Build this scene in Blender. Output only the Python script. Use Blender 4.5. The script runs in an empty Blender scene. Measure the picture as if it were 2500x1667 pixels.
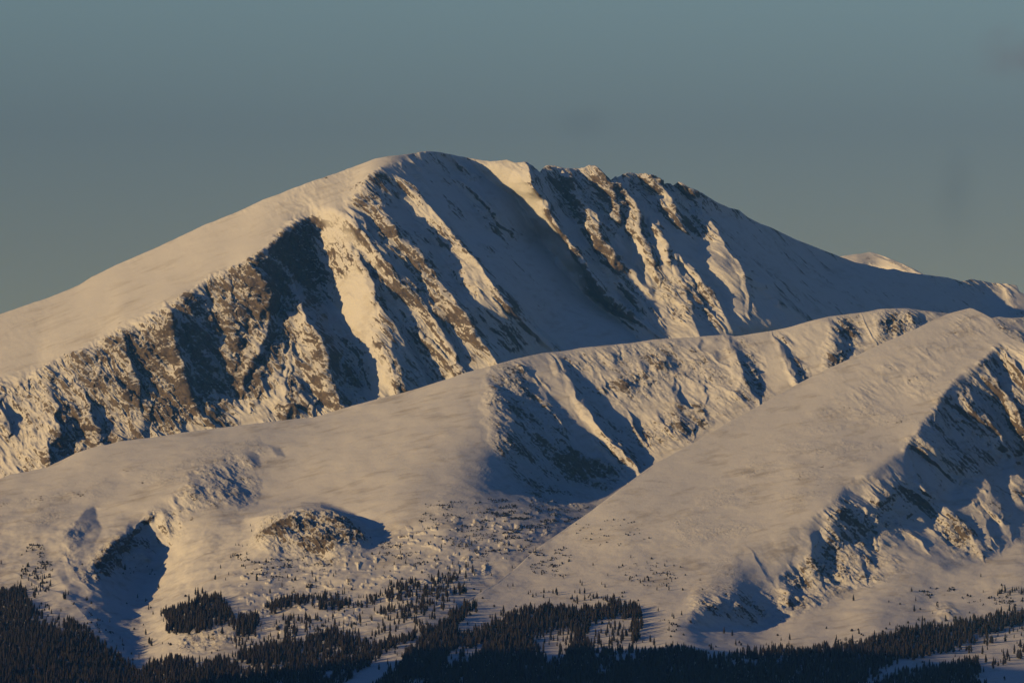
import bpy, math, random
import numpy as np
R = math.radians
RES = 1.5          # sheet vertex spacing in photo pixels
C = bpy.context.scene.collection
sc = bpy.context.scene

# ------------------------------------------------------------------ camera, sky, sun, exposure
W0, H0 = 2500.0, 1667.0
HFOV = R(13.4)
F = W0/2/math.tan(HFOV/2)
CY = H0/2
TH = math.atan((1450-CY)/F)                 # camera pitch: eye level sits low in the frame
cam_d = bpy.data.cameras.new('camera'); cam = bpy.data.objects.new('camera', cam_d); C.objects.link(cam)
cam_d.sensor_width = 36; cam_d.lens = 18/math.tan(HFOV/2)
cam_d.clip_start = 1; cam_d.clip_end = 120000
cam.location = (0, 0, 0); cam.rotation_euler = (math.pi/2+TH, 0, 0)
sc.camera = cam

SUN_EL, SUN_AZ = R(12.0), R(63.0)           # azimuth measured from straight behind the camera towards the left
Lx, Ly, Lz = -math.sin(SUN_AZ)*math.cos(SUN_EL), -math.cos(SUN_AZ)*math.cos(SUN_EL), math.sin(SUN_EL)
from mathutils import Vector
sun_d = bpy.data.lights.new('sun', 'SUN'); sun_d.energy = 3.05; sun_d.angle = R(0.5); sun_d.color = (1.0, 0.735, 0.38)
sun = bpy.data.objects.new('sun', sun_d); C.objects.link(sun)
sun.rotation_euler = Vector((Lx, Ly, Lz)).to_track_quat('Z', 'Y').to_euler()

world = bpy.data.worlds.new('World'); sc.world = world; world.use_nodes = True
nt = world.node_tree; nt.nodes.clear()
out = nt.nodes.new('ShaderNodeOutputWorld'); bg = nt.nodes.new('ShaderNodeBackground')
sky = nt.nodes.new('ShaderNodeTexSky'); sky.sky_type = 'NISHITA'; sky.sun_disc = False
sky.sun_elevation = SUN_EL
sky.sun_rotation = math.atan2(Lx, Ly)       # clockwise from +Y
sky.altitude = 3000; sky.air_density = 1.0; sky.dust_density = 0.6; sky.ozone_density = 1.2
# the dusk sky falls off and turns bluer towards the zenith
tc = nt.nodes.new('ShaderNodeTexCoord'); sep = nt.nodes.new('ShaderNodeSeparateXYZ')
nt.links.new(tc.outputs['Generated'], sep.inputs[0])
rmp = nt.nodes.new('ShaderNodeValToRGB'); cr = rmp.color_ramp
SKY_STOPS = [(0.0, (.74,.61,.57,1)), (.08, (.735,.62,.60,1)), (.107, (.72,.655,.66,1)), (.137, (1.06,1.04,.96,1)), (.16, (1.1,1.05,1.0,1)), (.24, (.62,.80,1.0,1)), (.45, (.34,.62,1.1,1)), (1.0, (.20,.42,.95,1))]
cr.elements[0].position, cr.elements[0].color = SKY_STOPS[0]
cr.elements[1].position, cr.elements[1].color = SKY_STOPS[-1]
for p, c in SKY_STOPS[1:-1]:
    e = cr.elements.new(p); e.color = c
nt.links.new(sep.outputs[2], rmp.inputs[0])
mul = nt.nodes.new('ShaderNodeMix'); mul.data_type = 'RGBA'; mul.blend_type = 'MULTIPLY'; mul.inputs[0].default_value = 1
nt.links.new(sky.outputs[0], mul.inputs[6]); nt.links.new(rmp.outputs[0], mul.inputs[7])
def wisp(prev, px, py, rx, ry, col, amt, sc_):
    a = (px-W0/2)/F; b = (CY-py)/F
    d0 = Vector((a, math.cos(TH)-b*math.sin(TH), math.sin(TH)+b*math.cos(TH))).normalized()
    nz_ = nt.nodes.new('ShaderNodeTexNoise'); nz_.inputs['Scale'].default_value = sc_; nz_.inputs['Detail'].default_value = 4
    nt.links.new(tc.outputs['Generated'], nz_.inputs['Vector'])
    s1 = nt.nodes.new('ShaderNodeVectorMath'); s1.operation = 'SUBTRACT'; nt.links.new(tc.outputs['Generated'], s1.inputs[0]); s1.inputs[1].default_value = d0
    s2 = nt.nodes.new('ShaderNodeVectorMath'); s2.operation = 'MULTIPLY'; nt.links.new(s1.outputs[0], s2.inputs[0]); s2.inputs[1].default_value = (F/rx, 0, F/ry)
    ln = nt.nodes.new('ShaderNodeVectorMath'); ln.operation = 'LENGTH'; nt.links.new(s2.outputs[0], ln.inputs[0])
    ad = nt.nodes.new('ShaderNodeMath'); ad.operation = 'MULTIPLY_ADD'; nt.links.new(nz_.outputs[0], ad.inputs[0]); ad.inputs[1].default_value = 2.2; nt.links.new(ln.outputs['Value'], ad.inputs[2])
    mr_ = nt.nodes.new('ShaderNodeMapRange'); mr_.interpolation_type = 'SMOOTHSTEP'; nt.links.new(ad.outputs[0], mr_.inputs[0])
    mr_.inputs[1].default_value = 2.2; mr_.inputs[2].default_value = .9; mr_.inputs[3].default_value = 0; mr_.inputs[4].default_value = amt
    m2 = nt.nodes.new('ShaderNodeMix'); m2.data_type = 'RGBA'; m2.blend_type = 'MULTIPLY'; nt.links.new(mr_.outputs[0], m2.inputs[0]); nt.links.new(prev, m2.inputs[6]); m2.inputs[7].default_value = col+(1,)
    return m2.outputs[2]
skyc = wisp(mul.outputs[2], 2490, 150, 125, 80, (.95, .74, .74), .85, 75)
skyc = wisp(skyc, 2330, 470, 65, 120, (.84, .84, .86), .8, 40)
skyc = wisp(skyc, 1420, 300, 90, 45, (.90, .89, .90), .7, 50)
nt.links.new(skyc, bg.inputs[0]); bg.inputs[1].default_value = 0.06
nt.links.new(bg.outputs[0], out.inputs[0])

sc.view_settings.view_transform = 'Standard'; sc.view_settings.look = 'None'
sc.view_settings.exposure = 0.0; sc.view_settings.gamma = 1.0
HAZE_D, HAZE_C = 2.3e-5, (.12, .40, 1.0, 1)
sc.cycles.volume_bounces = 0; sc.cycles.max_bounces = 4; sc.cycles.diffuse_bounces = 0

# ------------------------------------------------------------------ numpy helpers
def _h(ix, iy, iz, seed):
    h = (ix.astype(np.uint32)*np.uint32(374761393) + iy.astype(np.uint32)*np.uint32(668265263)
         + iz.astype(np.uint32)*np.uint32(2246822519) + np.uint32((seed*3266489917) & 0xffffffff))
    h = (h ^ (h >> np.uint32(13)))*np.uint32(1274126177)
    return h ^ (h >> np.uint32(16))
_G = np.array([(1,1,0),(-1,1,0),(1,-1,0),(-1,-1,0),(1,0,1),(-1,0,1),(1,0,-1),(-1,0,-1),
               (0,1,1),(0,-1,1),(0,1,-1),(0,-1,-1),(1,1,0),(-1,1,0),(0,-1,1),(0,-1,-1)], np.float32)
def gnoise(x, y, z, seed=0):
    xi = np.floor(x); yi = np.floor(y); zi = np.floor(z)
    fx = (x-xi).astype(np.float32); fy = (y-yi).astype(np.float32); fz = (z-zi).astype(np.float32)
    xi = xi.astype(np.int64); yi = yi.astype(np.int64); zi = zi.astype(np.int64)
    u = fx*fx*fx*(fx*(fx*6-15)+10); v = fy*fy*fy*(fy*(fy*6-15)+10); w = fz*fz*fz*(fz*(fz*6-15)+10)
    res = 0
    for dx in (0, 1):
        wx = u if dx else 1-u
        for dy in (0, 1):
            wy = v if dy else 1-v
            for dz in (0, 1):
                wz = w if dz else 1-w
                g = _G[(_h(xi+dx, yi+dy, zi+dz, seed) & np.uint32(15)).astype(np.int32)]
                res = res + wx*wy*wz*(g[..., 0]*(fx-dx)+g[..., 1]*(fy-dy)+g[..., 2]*(fz-dz))
    return res
def fbm(x, y, z, scale, octs, seed=0, gain=0.5, ridged=False):
    a = 1.0; s = 1.0/scale; t = 0; tot = 0
    for o in range(octs):
        n = gnoise(x*s, y*s, z*s, seed+o*17)
        if ridged: n = 0.5-np.abs(n)*1.6
        t = t+a*n; tot += a; a *= gain; s *= 2.03
    return t/tot
def blur(a, k, n=3):
    k = int(k)
    if k < 1: return a
    for _ in range(n):
        for ax in (0, 1):
            p = np.pad(a, [(k+1, k) if i == ax else (0, 0) for i in (0, 1)], mode='edge')
            c = np.cumsum(p, axis=ax, dtype=np.float64)
            if ax == 0: a = (c[2*k+1:]-c[:-(2*k+1)])/(2*k+1)
            else: a = (c[:, 2*k+1:]-c[:, :-(2*k+1)])/(2*k+1)
    return a
def sstep(a, b, x):
    t = np.clip((x-a)/(b-a), 0, 1); return t*t*(3-2*t)
def inpoly(px, py, poly):
    ins = np.zeros(px.shape, bool); n = len(poly)
    for i in range(n):
        x1, y1 = poly[i]; x2, y2 = poly[(i+1) % n]
        if y1 == y2: continue
        c = ((y1 > py) != (y2 > py)) & (px < (x2-x1)*(py-y1)/(y2-y1)+x1)
        ins ^= c
    return ins
# coarse rasters over the photo plane for masks
RS = 5
RX, RY = np.meshgrid(np.arange(-200, 2720, RS, dtype=np.float32), np.arange(300, 1760, RS, dtype=np.float32))
def raster(polys, feather=2):
    m = np.zeros(RX.shape)
    for val, poly in polys:
        m = np.where(inpoly(RX, RY, poly), val, m)
    return blur(m, feather, 2)
def samp(m, px, py):
    fx = np.clip((px+200)/RS, 0, m.shape[1]-1.001); fy = np.clip((py-300)/RS, 0, m.shape[0]-1.001)
    ix = fx.astype(int); iy = fy.astype(int); fx = fx-ix; fy = fy-iy
    return (m[iy, ix]*(1-fx)+m[iy, ix+1]*fx)*(1-fy)+(m[iy+1, ix]*(1-fx)+m[iy+1, ix+1]*fx)*fy
def bspl(m, px, py):
    fx = np.clip((px+200)/RS, 1, m.shape[1]-3.001); fy = np.clip((py-300)/RS, 1, m.shape[0]-3.001)
    ix = fx.astype(int); iy = fy.astype(int); u = fx-ix; v = fy-iy
    def w(t): return ((1-t)**3/6, (3*t**3-6*t*t+4)/6, (-3*t**3+3*t*t+3*t+1)/6, t**3/6)
    wx = w(u); wy = w(v); r = 0
    for j in range(4):
        a = 0
        for i in range(4): a = a+wx[i]*m[iy+j-1, ix+i-1]
        r = r+wy[j]*a
    return r
def loft(L, smooth, ky, kd):
    px = RX[0].astype(float)
    def sm(a, k):
        p = np.pad(a, k, mode='reflect', reflect_type='odd'); w = np.hanning(2*k+3)[1:-1]; return np.convolve(p, w/w.sum(), 'valid')
    ys = [np.interp(px, l[:, 0], l[:, 1]) for l in L]; Ds = [np.interp(px, l[:, 0], l[:, 2]) for l in L]
    ys = [sm(a, 5 if i == 0 else ky) for i, a in enumerate(ys)]; Ds = [sm(a, kd) for a in Ds]
    PY = RY.astype(float); D = None
    for k in range(len(ys)-1):
        f = (PY-ys[k])/np.maximum(ys[k+1]-ys[k], 6.0)
        if k > 0: f = np.maximum(f, 0)
        if k == 0: f = np.maximum(f, -2*0-60/np.maximum(ys[1]-ys[0], 6.0))
        if k < len(ys)-2: f = np.minimum(f, 1)
        v = Ds[k]+f*(Ds[k+1]-Ds[k])
        D = v if D is None else np.where(PY >= ys[k], v, D)
    return blur(D, smooth, 3)
def tilt(polys, mpp, lam=240., feather=2):
    g = raster(polys, feather); o = np.zeros_like(g); a = np.zeros(g.shape[0])
    for i in range(g.shape[1]):
        a = a*(1-RS/lam)+g[:, i]*RS*mpp; o[:, i] = a
    return blur(o, 1, 2)
def to_world(px, py, D):
    a = (px-W0/2)/F; b = (CY-py)/F
    dy = math.cos(TH)-b*math.sin(TH); dz = math.sin(TH)+b*math.cos(TH)
    t = D/dy
    return a*t, D+0*px, dz*t

def grid_mesh(name, P, attrs, mat):
    """P rows x cols x 3"""
    nr, nc = P.shape[:2]
    me = bpy.data.meshes.new(name)
    idx = np.arange(nr*nc, dtype=np.int32).reshape(nr, nc)
    q = np.stack([idx[:-1, :-1], idx[1:, :-1], idx[1:, 1:], idx[:-1, 1:]], -1).reshape(-1, 4)
    me.vertices.add(nr*nc); me.vertices.foreach_set('co', P.reshape(-1).astype(np.float32))
    me.loops.add(q.size); me.loops.foreach_set('vertex_index', q.reshape(-1))
    me.polygons.add(len(q)); me.polygons.foreach_set('loop_start', np.arange(0, q.size, 4, dtype=np.int32))
    me.update(calc_edges=True)
    me.polygons.foreach_set('use_smooth', np.ones(len(q), bool))
    for k, v in attrs.items():
        a = me.attributes.new(k, 'FLOAT', 'POINT'); a.data.foreach_set('value', v.reshape(-1).astype(np.float32))
    me.materials.append(mat)
    o = bpy.data.objects.new(name, me); C.objects.link(o)
    return o

def normals(P):
    du = np.gradient(P, axis=1); dv = np.gradient(P, axis=0)
    n = np.cross(dv, du)      # rows go down the picture
    n /= np.linalg.norm(n, axis=-1, keepdims=True)+1e-9
    s = np.sign(-n[..., 1:2]*1.0+n[..., 2:3]*0.3); s[s == 0] = 1
    return n*s

MPP = 0.94
class Sheet: pass
def sheet(name, lines, x0, x1, mat, ridges=(), masks=None, dmod=None, smooth=1.5, crest_jag=1.0, rock_amp=7.0,
          snow_amp=1.0, streak=2.0, back=(1600, 0.35), front=None, seed=1, crest_rock=0.0, flute=0.0, rough=None, base=None, rscale=1.0, ky=5, kd=8, mpp=MPP, ridge_rock=0.6, hump=0.0):
    ncol = int((x1-x0)/RES)+1
    px = np.linspace(x0, x1, ncol)
    L = [np.array(l, float) for l in lines]
    ys = [np.interp(px, l[:, 0], l[:, 1]) for l in L]; Ds = [np.interp(px, l[:, 0], l[:, 2]) for l in L]
    for k in range(1, len(ys)): ys[k] = np.maximum(ys[k], ys[k-1]+0.5)
    if crest_jag:
        j = crest_jag*(3.0*fbm(px, px*0, px*0, 30, 4, seed)+1.5*fbm(px, px*0, px*0, 8, 3, seed+5))
        ys[0] = ys[0]-j*(1+(2.2*sstep(1270, 1300, px)*(1-sstep(1690, 1730, px)) if name == 'main_mountain' else 0))
    nrow = int(np.max(ys[-1]-ys[0])/RES)+1
    t = np.linspace(0, 1, nrow)[:, None]
    PY = ys[0]+t*(ys[-1]-ys[0]); PX = np.broadcast_to(px, PY.shape).copy()
    D = bspl(blur(base(RX.astype(float), RY.astype(float)), 1, 2), PX, PY) if base else bspl(loft(L, smooth, ky, kd), PX, PY)
    off = np.zeros_like(D); rm = np.zeros_like(D)
    for i, r in enumerate(ridges):
        pts = np.array(r['p'], float); pts[:, 2] *= rscale; sl, sr = r.get('sl', .8), r.get('sr', 1.2); rk = r.get('rk', ridge_rock); rw = r.get('rw', 10.)
        y = PY; inside = (y >= pts[0, 1]) & (y <= pts[-1, 1])
        rows = np.where(inside.any(1))[0]
        if len(rows) == 0: continue
        r0, r1 = rows[0], rows[-1]+1
        hm = pts[:, 2].max()
        ca = max(0, int((pts[:, 0].min()-hm/sl/mpp-20-x0)/RES)); cb = min(ncol, int((pts[:, 0].max()+hm/sr/mpp+60-x0)/RES)+1)
        if cb <= ca: continue
        y = PY[r0:r1, ca:cb]; x = PX[r0:r1, ca:cb]
        wob = 13*gnoise(x/60., y/48., y*0+i*.7, seed+3)+7*gnoise(x/22., y/20., y*0+i*.7, seed+4)
        xi = np.interp(y, pts[:, 1], pts[:, 0])+wob*r.get('wob', 1.0)
        h = np.interp(y, pts[:, 1], pts[:, 2], left=-1, right=-1)*(1+.3*gnoise(x/70., y/38., y*0+i*.6, seed+6))
        h = np.where(h > 0, np.minimum(h, np.minimum((y-pts[0, 1])*.95+pts[0, 2], (pts[-1, 1]-y)*.95+pts[-1, 2])+.01), h)
        d = (x-xi)*mpp
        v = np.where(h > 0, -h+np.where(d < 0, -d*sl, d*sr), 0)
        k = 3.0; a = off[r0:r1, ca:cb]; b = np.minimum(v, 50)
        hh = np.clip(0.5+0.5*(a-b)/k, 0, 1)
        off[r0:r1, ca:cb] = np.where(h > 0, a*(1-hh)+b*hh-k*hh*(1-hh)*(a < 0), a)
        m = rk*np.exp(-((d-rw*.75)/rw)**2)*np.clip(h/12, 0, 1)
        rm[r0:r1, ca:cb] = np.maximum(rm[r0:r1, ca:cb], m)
    D = D+off
    if dmod is not None: D = dmod(PX, PY, D)
    X, Y, Z = to_world(PX, PY, D)
    P = np.stack([X, Y, Z], -1)
    rock = rm
    if masks is not None: rock = np.maximum(rock, samp(masks, PX, PY))
    rock = rock+crest_rock*np.exp(-((PY-ys[0])/7.0)**2)
    rock = np.clip(rock, 0, 1.2)
    # patchiness of the rock
    q = fbm(X, Y, Z, 70, 3, seed+30)*1.5
    rk = np.clip(rock+q*np.clip(rock*2.0, 0, .38), 0, 1.2)
    N = normals(np.stack([blur(P[..., i], 2, 1) for i in range(3)], -1))
    n1 = fbm(X, Y, Z*0.8, 42, 5, seed+40, .55, True)
    n2 = fbm(X, Y, Z, 13, 3, seed+50, .7)
    u = X*.76+Z*.65; w_ = X*.65-Z*.76
    n3 = fbm(u, Y*.3, w_*.22, 26, 4, seed+45, .62, True)
    steep = sstep(.37, .54, -N[..., 1])
    if rough is not None: steep = np.maximum(steep, samp(rough, PX, PY))
    rr = np.clip(rk-.12, 0, 1)*(.15+.85*steep)
    rr = rr*(1+1.1*sstep(.55, .8, rk))
    disp = rr*(n1*rock_amp*1.7+n2*rock_amp*.9+n3*rock_amp*2.3)+np.clip(rk-.15,0,1)*.9*gnoise(X/3.6, Y/3.6, Z/3.2, seed+55)
    # fall-line flutes
    if streak:
        disp += steep*streak*np.clip(rk*1.5, 0, 1)*(gnoise(u/8, w_/50, Y/100, seed+70)+.6*gnoise(u/4.0, w_/24, Y/50, seed+71))
    if flute:
        wu = u+10*gnoise(X/55, Y/90, Z/55, seed+75)
        disp += flute*steep*np.clip(.25+rk*1.4, 0, 1)*(fbm(wu, Y*.25, w_*.16, 38, 3, seed+76, .55, True)+.35*fbm(wu, Y*.3, w_*.3, 17, 2, seed+77, .5, True))
    # wind-shaped snow
    sn = np.clip(1-rk, 0, 1)
    disp += snow_amp*sn*(2.0*fbm(X, Y, Z*1.3, 120, 3, seed+60)+.42*fbm(X/1.6, Y, Z*1.5, 16, 3, seed+61))
    if hump: disp += hump*(.45+.55*sstep(1180, 1300, PY))*fbm(X, Y*.7, Z, 120, 3, seed+62)+hump*.42*sstep(1230, 1330, PY)*fbm(X*.8, Y*.45, Z, 34, 3, seed+63)
    fade = np.minimum(1, np.arange(nrow)/6.0)[:, None]*.75+.25
    P = P+N*(disp*fade)[..., None]
    s = Sheet(); s.P = P; s.px = px; s.top = ys[0]; s.bot = ys[-1]; s.nrow = nrow; s.x0 = x0; s.N = N
    # the far side of the crest
    Q = [P]; RK = [rk]
    if back:
        dist, slope = back; nb = 30
        bd = np.linspace(0, 1, nb+1)[1:][::-1]**1.7*dist
        B = np.zeros((nb, ncol, 3)); 
        for i, d in enumerate(bd):
            B[i] = P[0]; B[i, :, 1] += d; B[i, :, 0] *= (P[0, :, 1]+d)/P[0, :, 1]
            z = d*slope*(1-math.exp(-d/60.)); B[i, :, 2] -= z
        B[..., 2] += (fbm(B[..., 0], B[..., 1], B[..., 2]*0, 160, 4, seed+80)*14)*np.clip(bd/200, 0, 1)[:, None]
        Q.insert(0, B); RK.insert(0, np.repeat(rk[:1]*.5, nb, 0))
    if front:
        fd, fz = front; nf = 24
        A = np.zeros((nf, ncol, 3)); z0 = P[-1, :, 2].copy()
        for i in range(nf):
            f = (i+1)/nf
            A[i] = P[-1]; A[i, :, 1] -= f*fd; A[i, :, 0] *= 1-f*.02; A[i, :, 2] = z0+(fz-z0)*f
        Q.append(A); RK.append(np.repeat(rk[-1:]*0, nf, 0))
    G = np.concatenate(Q, 0); GR = np.concatenate(RK, 0)
    for side in (0, -1):          # the flanks run on past the frame and slope down to the valley
        cols = []; e = G[:, side]; c0 = G[:, 1 if side == 0 else -2]
        for d in (25, 70, 140, 240, 370, 530, 720, 950, 1250, 1600):
            c = e.copy(); c[:, 0] += (-d if side == 0 else d); c[:, 2] = np.maximum(e[:, 2]-d*.45*(1-math.exp(-d/200.)), -280)+6*gnoise(c[:, 0]/90, c[:, 1]/90, c[:, 2]*0, seed+90)
            cols.append(c)
        if side == 0: cols = cols[::-1]
        blk = np.stack(cols, 1); z = np.zeros(blk.shape[:2])
        G = np.concatenate([blk, G] if side == 0 else [G, blk], 1); GR = np.concatenate([z, GR] if side == 0 else [GR, z], 1)
    o = grid_mesh(name, G, {'rock': GR}, mat)
    o['kind'] = 'structure'
    s.o = o
    return s
def at(s, px, py):
    c = (px-s.x0)/(s.px[1]-s.px[0]); c0 = np.clip(c.astype(int), 0, len(s.px)-2)
    top = s.top[c0]; bot = s.bot[c0]
    r = (py-top)/(bot-top)*(s.nrow-1); ok = (r >= 1) & (r < s.nrow-1)
    r0 = np.clip(r.astype(int), 0, s.nrow-2); fr = np.clip(r-r0, 0, 1)[:, None]; fc = (c-c0)[:, None]
    P = s.P
    return ((P[r0, c0]*(1-fc)+P[r0, c0+1]*fc)*(1-fr)+(P[r0+1, c0]*(1-fc)+P[r0+1, c0+1]*fc)*fr), ok

# ------------------------------------------------------------------ materials
def new_mat(name):
    m = bpy.data.materials.new(name); m.use_nodes = True; n = m.node_tree; n.nodes.clear()
    o = n.nodes.new('ShaderNodeOutputMaterial'); b = n.nodes.new('ShaderNodeBsdfPrincipled')
    n.links.new(b.outputs[0], o.inputs[0]); return m, n, b
def math_node(n, op, a, b=None, clamp=False):
    x = n.nodes.new('ShaderNodeMath'); x.operation = op; x.use_clamp = clamp
    for i, v in enumerate((a, b)):
        if v is None: continue
        if isinstance(v, (int, float)): x.inputs[i].default_value = v
        else: n.links.new(v, x.inputs[i])
    return x.outputs[0]
def noise_node(n, vec, scale, detail=4, rough=.6):
    x = n.nodes.new('ShaderNodeTexNoise'); x.inputs['Scale'].default_value = scale
    x.inputs['Detail'].default_value = detail; x.inputs['Roughness'].default_value = rough
    n.links.new(vec, x.inputs['Vector']); return x.outputs[0]
def mix_col(n, fac, a, b):
    x = n.nodes.new('ShaderNodeMix'); x.data_type = 'RGBA'
    for i, v in ((0, fac), (6, a), (7, b)):
        if isinstance(v, (int, float)): x.inputs[i].default_value = v
        elif isinstance(v, tuple): x.inputs[i].default_value = v+(1,)
        else: n.links.new(v, x.inputs[i])
    return x.outputs[2]
def mountain_mat(name, scour=0.5, rip_h=.85, rock_a=(.085, .070, .060), rock_b=(.23, .185, .145), thresh=.50):
    m, n, b = new_mat(name)
    tc = n.nodes.new('ShaderNodeTexCoord'); v = tc.outputs['Object']
    at_ = n.nodes.new('ShaderNodeAttribute'); at_.attribute_name = 'rock'; rk = at_.outputs['Fac']
    geo = n.nodes.new('ShaderNodeNewGeometry')
    nz = n.nodes.new('ShaderNodeSeparateXYZ'); n.links.new(geo.outputs['Normal'], nz.inputs[0])
    def frame(au, av, su, sy, sv):
        def dot(vec):
            d = n.nodes.new('ShaderNodeVectorMath'); d.operation = 'DOT_PRODUCT'; n.links.new(v, d.inputs[0]); d.inputs[1].default_value = vec; return d.outputs['Value']
        c = n.nodes.new('ShaderNodeCombineXYZ')
        n.links.new(dot((au[0]*su, 0, au[1]*su)), c.inputs[0]); n.links.new(dot((0, sy, 0)), c.inputs[1]); n.links.new(dot((av[0]*sv, 0, av[1]*sv)), c.inputs[2])
        return c.outputs[0]
    fall = frame((.76, .65), (.65, -.76), 1, .35, .16)
    drift = frame((.95, .3), (-.3, .95), .22, .5, 1.4)
    fine = noise_node(n, v, .15, 6, .74)
    strk = noise_node(n, fall, .20, 5, .68)
    # rock shows where the ground is rocky and steep; snow stays on flatter bits
    a = math_node(n, 'MULTIPLY', rk, 1.0)
    a = math_node(n, 'ADD', a, math_node(n, 'MULTIPLY', math_node(n, 'SUBTRACT', fine, .5), 2.3))
    a = math_node(n, 'ADD', a, math_node(n, 'MULTIPLY', math_node(n, 'SUBTRACT', strk, .5), 3.2))
    a = math_node(n, 'SUBTRACT', a, math_node(n, 'MULTIPLY', math_node(n, 'SUBTRACT', nz.outputs[2], .50), 1.3))
    big = noise_node(n, fall, .045, 4, .55)
    a = math_node(n, 'ADD', a, math_node(n, 'MULTIPLY', math_node(n, 'SUBTRACT', big, .5), 2.6))
    gate = math_node(n, 'MULTIPLY', rk, 7.0, True)
    mr = n.nodes.new('ShaderNodeMapRange'); mr.inputs[1].default_value = thresh; mr.inputs[2].default_value = thresh+.22
    n.links.new(a, mr.inputs[0])
    fac = math_node(n, 'MULTIPLY', mr.outputs[0], gate)
    # thin wind-scoured gravel on the open slopes
    s1 = noise_node(n, drift, .055, 9, .74); s2 = noise_node(n, v, .012, 3, .5)
    sc1 = math_node(n, 'MULTIPLY', math_node(n, 'SUBTRACT', math_node(n, 'ADD', s1, math_node(n, 'MULTIPLY', s2, .5)), .77), 4.5, True)
    sc1 = math_node(n, 'MULTIPLY', sc1, scour)
    rcf = n.nodes.new('ShaderNodeMapRange'); rcf.inputs[1].default_value = .35; rcf.inputs[2].default_value = .65
    n.links.new(math_node(n, 'ADD', math_node(n, 'MULTIPLY', noise_node(n, v, .09, 7, .75), .5), math_node(n, 'MULTIPLY', noise_node(n, fall, .35, 5, .75), .5)), rcf.inputs[0])
    rcf.inputs[1].default_value = .40; rcf.inputs[2].default_value = .60
    rc = mix_col(n, rcf.outputs[0], rock_a, rock_b)
    scol = mix_col(n, sc1, (.77, .77, .78), (.42, .38, .33))
    col = mix_col(n, fac, scol, rc)
    n.links.new(col, b.inputs['Base Color'])
    b.inputs['Roughness'].default_value = .85
    b.inputs['Specular IOR Level'].default_value = .15
    bump = n.nodes.new('ShaderNodeBump'); bump.inputs['Strength'].default_value = 1.0; bump.inputs['Distance'].default_value = 1.0
    hgt = math_node(n, 'MULTIPLY', noise_node(n, v, .13, 6, .72), math_node(n, 'MULTIPLY', math_node(n, 'SUBTRACT', rk, .15, True), 8.0))
    gr = math_node(n, 'MULTIPLY', noise_node(n, v, .22, 4, .7), .55)
    rip = math_node(n, 'MULTIPLY', noise_node(n, drift, .11, 7, .7), rip_h)
    n.links.new(math_node(n, 'ADD', math_node(n, 'ADD', hgt, rip), gr), bump.inputs['Height'])
    n.links.new(bump.outputs[0], b.inputs['Normal'])
    return m
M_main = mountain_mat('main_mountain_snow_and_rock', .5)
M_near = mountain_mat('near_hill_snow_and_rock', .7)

def relief(box, polys, t, w, mpp, warp=1.0, lam=260., hp=38, seed=600, erode=0):
    # least-squares relief from wanted cross-slopes: +v turns a patch away to the right, -v turns it left; w = stiffness along the fall line t
    x0, x1, y0, y1 = box; gx = np.arange(x0, x1, 2.0); gy = np.arange(y0, y1, 2.0); X, Y = np.meshgrid(gx, gy)
    dx = warp*(8*gnoise(X/42, Y/34, X*0, seed)+5*gnoise(X/15, Y/13, X*0, seed+1)+2.5*gnoise(X/6, Y/6, X*0, seed+2)); dy = warp*(5*gnoise(X/30, Y/30, X*0, seed+3)+3*gnoise(X/11, Y/11, X*0, seed+4))
    g = np.zeros(X.shape)
    for v, p in polys:
        k = inpoly(X+dx, Y+dy, p)
        if v > 0 and erode: k &= inpoly(X+dx+erode, Y+dy, p)
        g = np.where(k, v, g)
    g = blur(g, 1, 1)*(1+.3*gnoise(X/30, Y/30, X*0, seed+5)); g = g-blur(g, hp, 2)
    g *= sstep(x0, x0+40, X)*(1-sstep(x1-40, x1, X))*sstep(y0, y0+30, Y)*(1-sstep(y1-30, y1, Y))
    P_ = 200; gp = np.pad(g, P_); kx = 2*np.pi*np.fft.fftfreq(gp.shape[1], 2.0)[None]; ky = 2*np.pi*np.fft.fftfreq(gp.shape[0], 2.0)[:, None]; kt = kx*t[0]+ky*t[1]
    o = np.real(np.fft.ifft2(-1j*kx*np.fft.fft2(gp)/(kx**2+w*kt**2+(1/lam)**2)))[P_:-P_, P_:-P_]*mpp
    def f(px, py):
        fx = np.clip((px-x0)/2, 0, o.shape[1]-1.001); fy = np.clip((py-y0)/2, 0, o.shape[0]-1.001); ix = fx.astype(int); iy = fy.astype(int); u = fx-ix; v = fy-iy
        return (o[iy, ix]*(1-u)+o[iy, ix+1]*u)*(1-v)+(o[iy+1, ix]*(1-u)+o[iy+1, ix+1]*u)*v
    return f

# ------------------------------------------------------------------ far peak behind the right shoulder
far = sheet('far_mountain', [
    [(1900, 690, 15000), (1990, 650, 15000), (2049, 626, 15000), (2087, 621, 15000), (2106, 619, 15020), (2122, 615, 15050), (2141, 619, 15000), (2167, 629, 14900),
     (2199, 642, 14800), (2230, 656, 14700), (2258, 671, 14600), (2320, 700, 14500), (2420, 740, 14500)],
    [(1900, 700, 14900), (2040, 660, 14880), (2087, 640, 14850), (2120, 642, 14900), (2160, 650, 14850), (2205, 660, 14700), (2258, 680, 14560), (2420, 750, 14400)],
    [(1900, 800, 14500), (2100, 790, 14600), (2420, 830, 14300)]],
    1900, 2420, M_main, smooth=0, crest_jag=.5, rock_amp=4, masks=raster([(.5, [(2080, 618), (2110, 615), (2160, 640), (2160, 665), (2100, 660)])], 1),
    ridges=[dict(p=[(2122, 612, 0), (2130, 622, 25), (2170, 640, 25), (2215, 665, 10)], sl=.2, sr=1.6),
            dict(p=[(2150, 620, 0), (2200, 645, 14), (2240, 670, 10)], sl=.7, sr=.9)], mpp=1.4, seed=9, back=(1500, .3))

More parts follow.
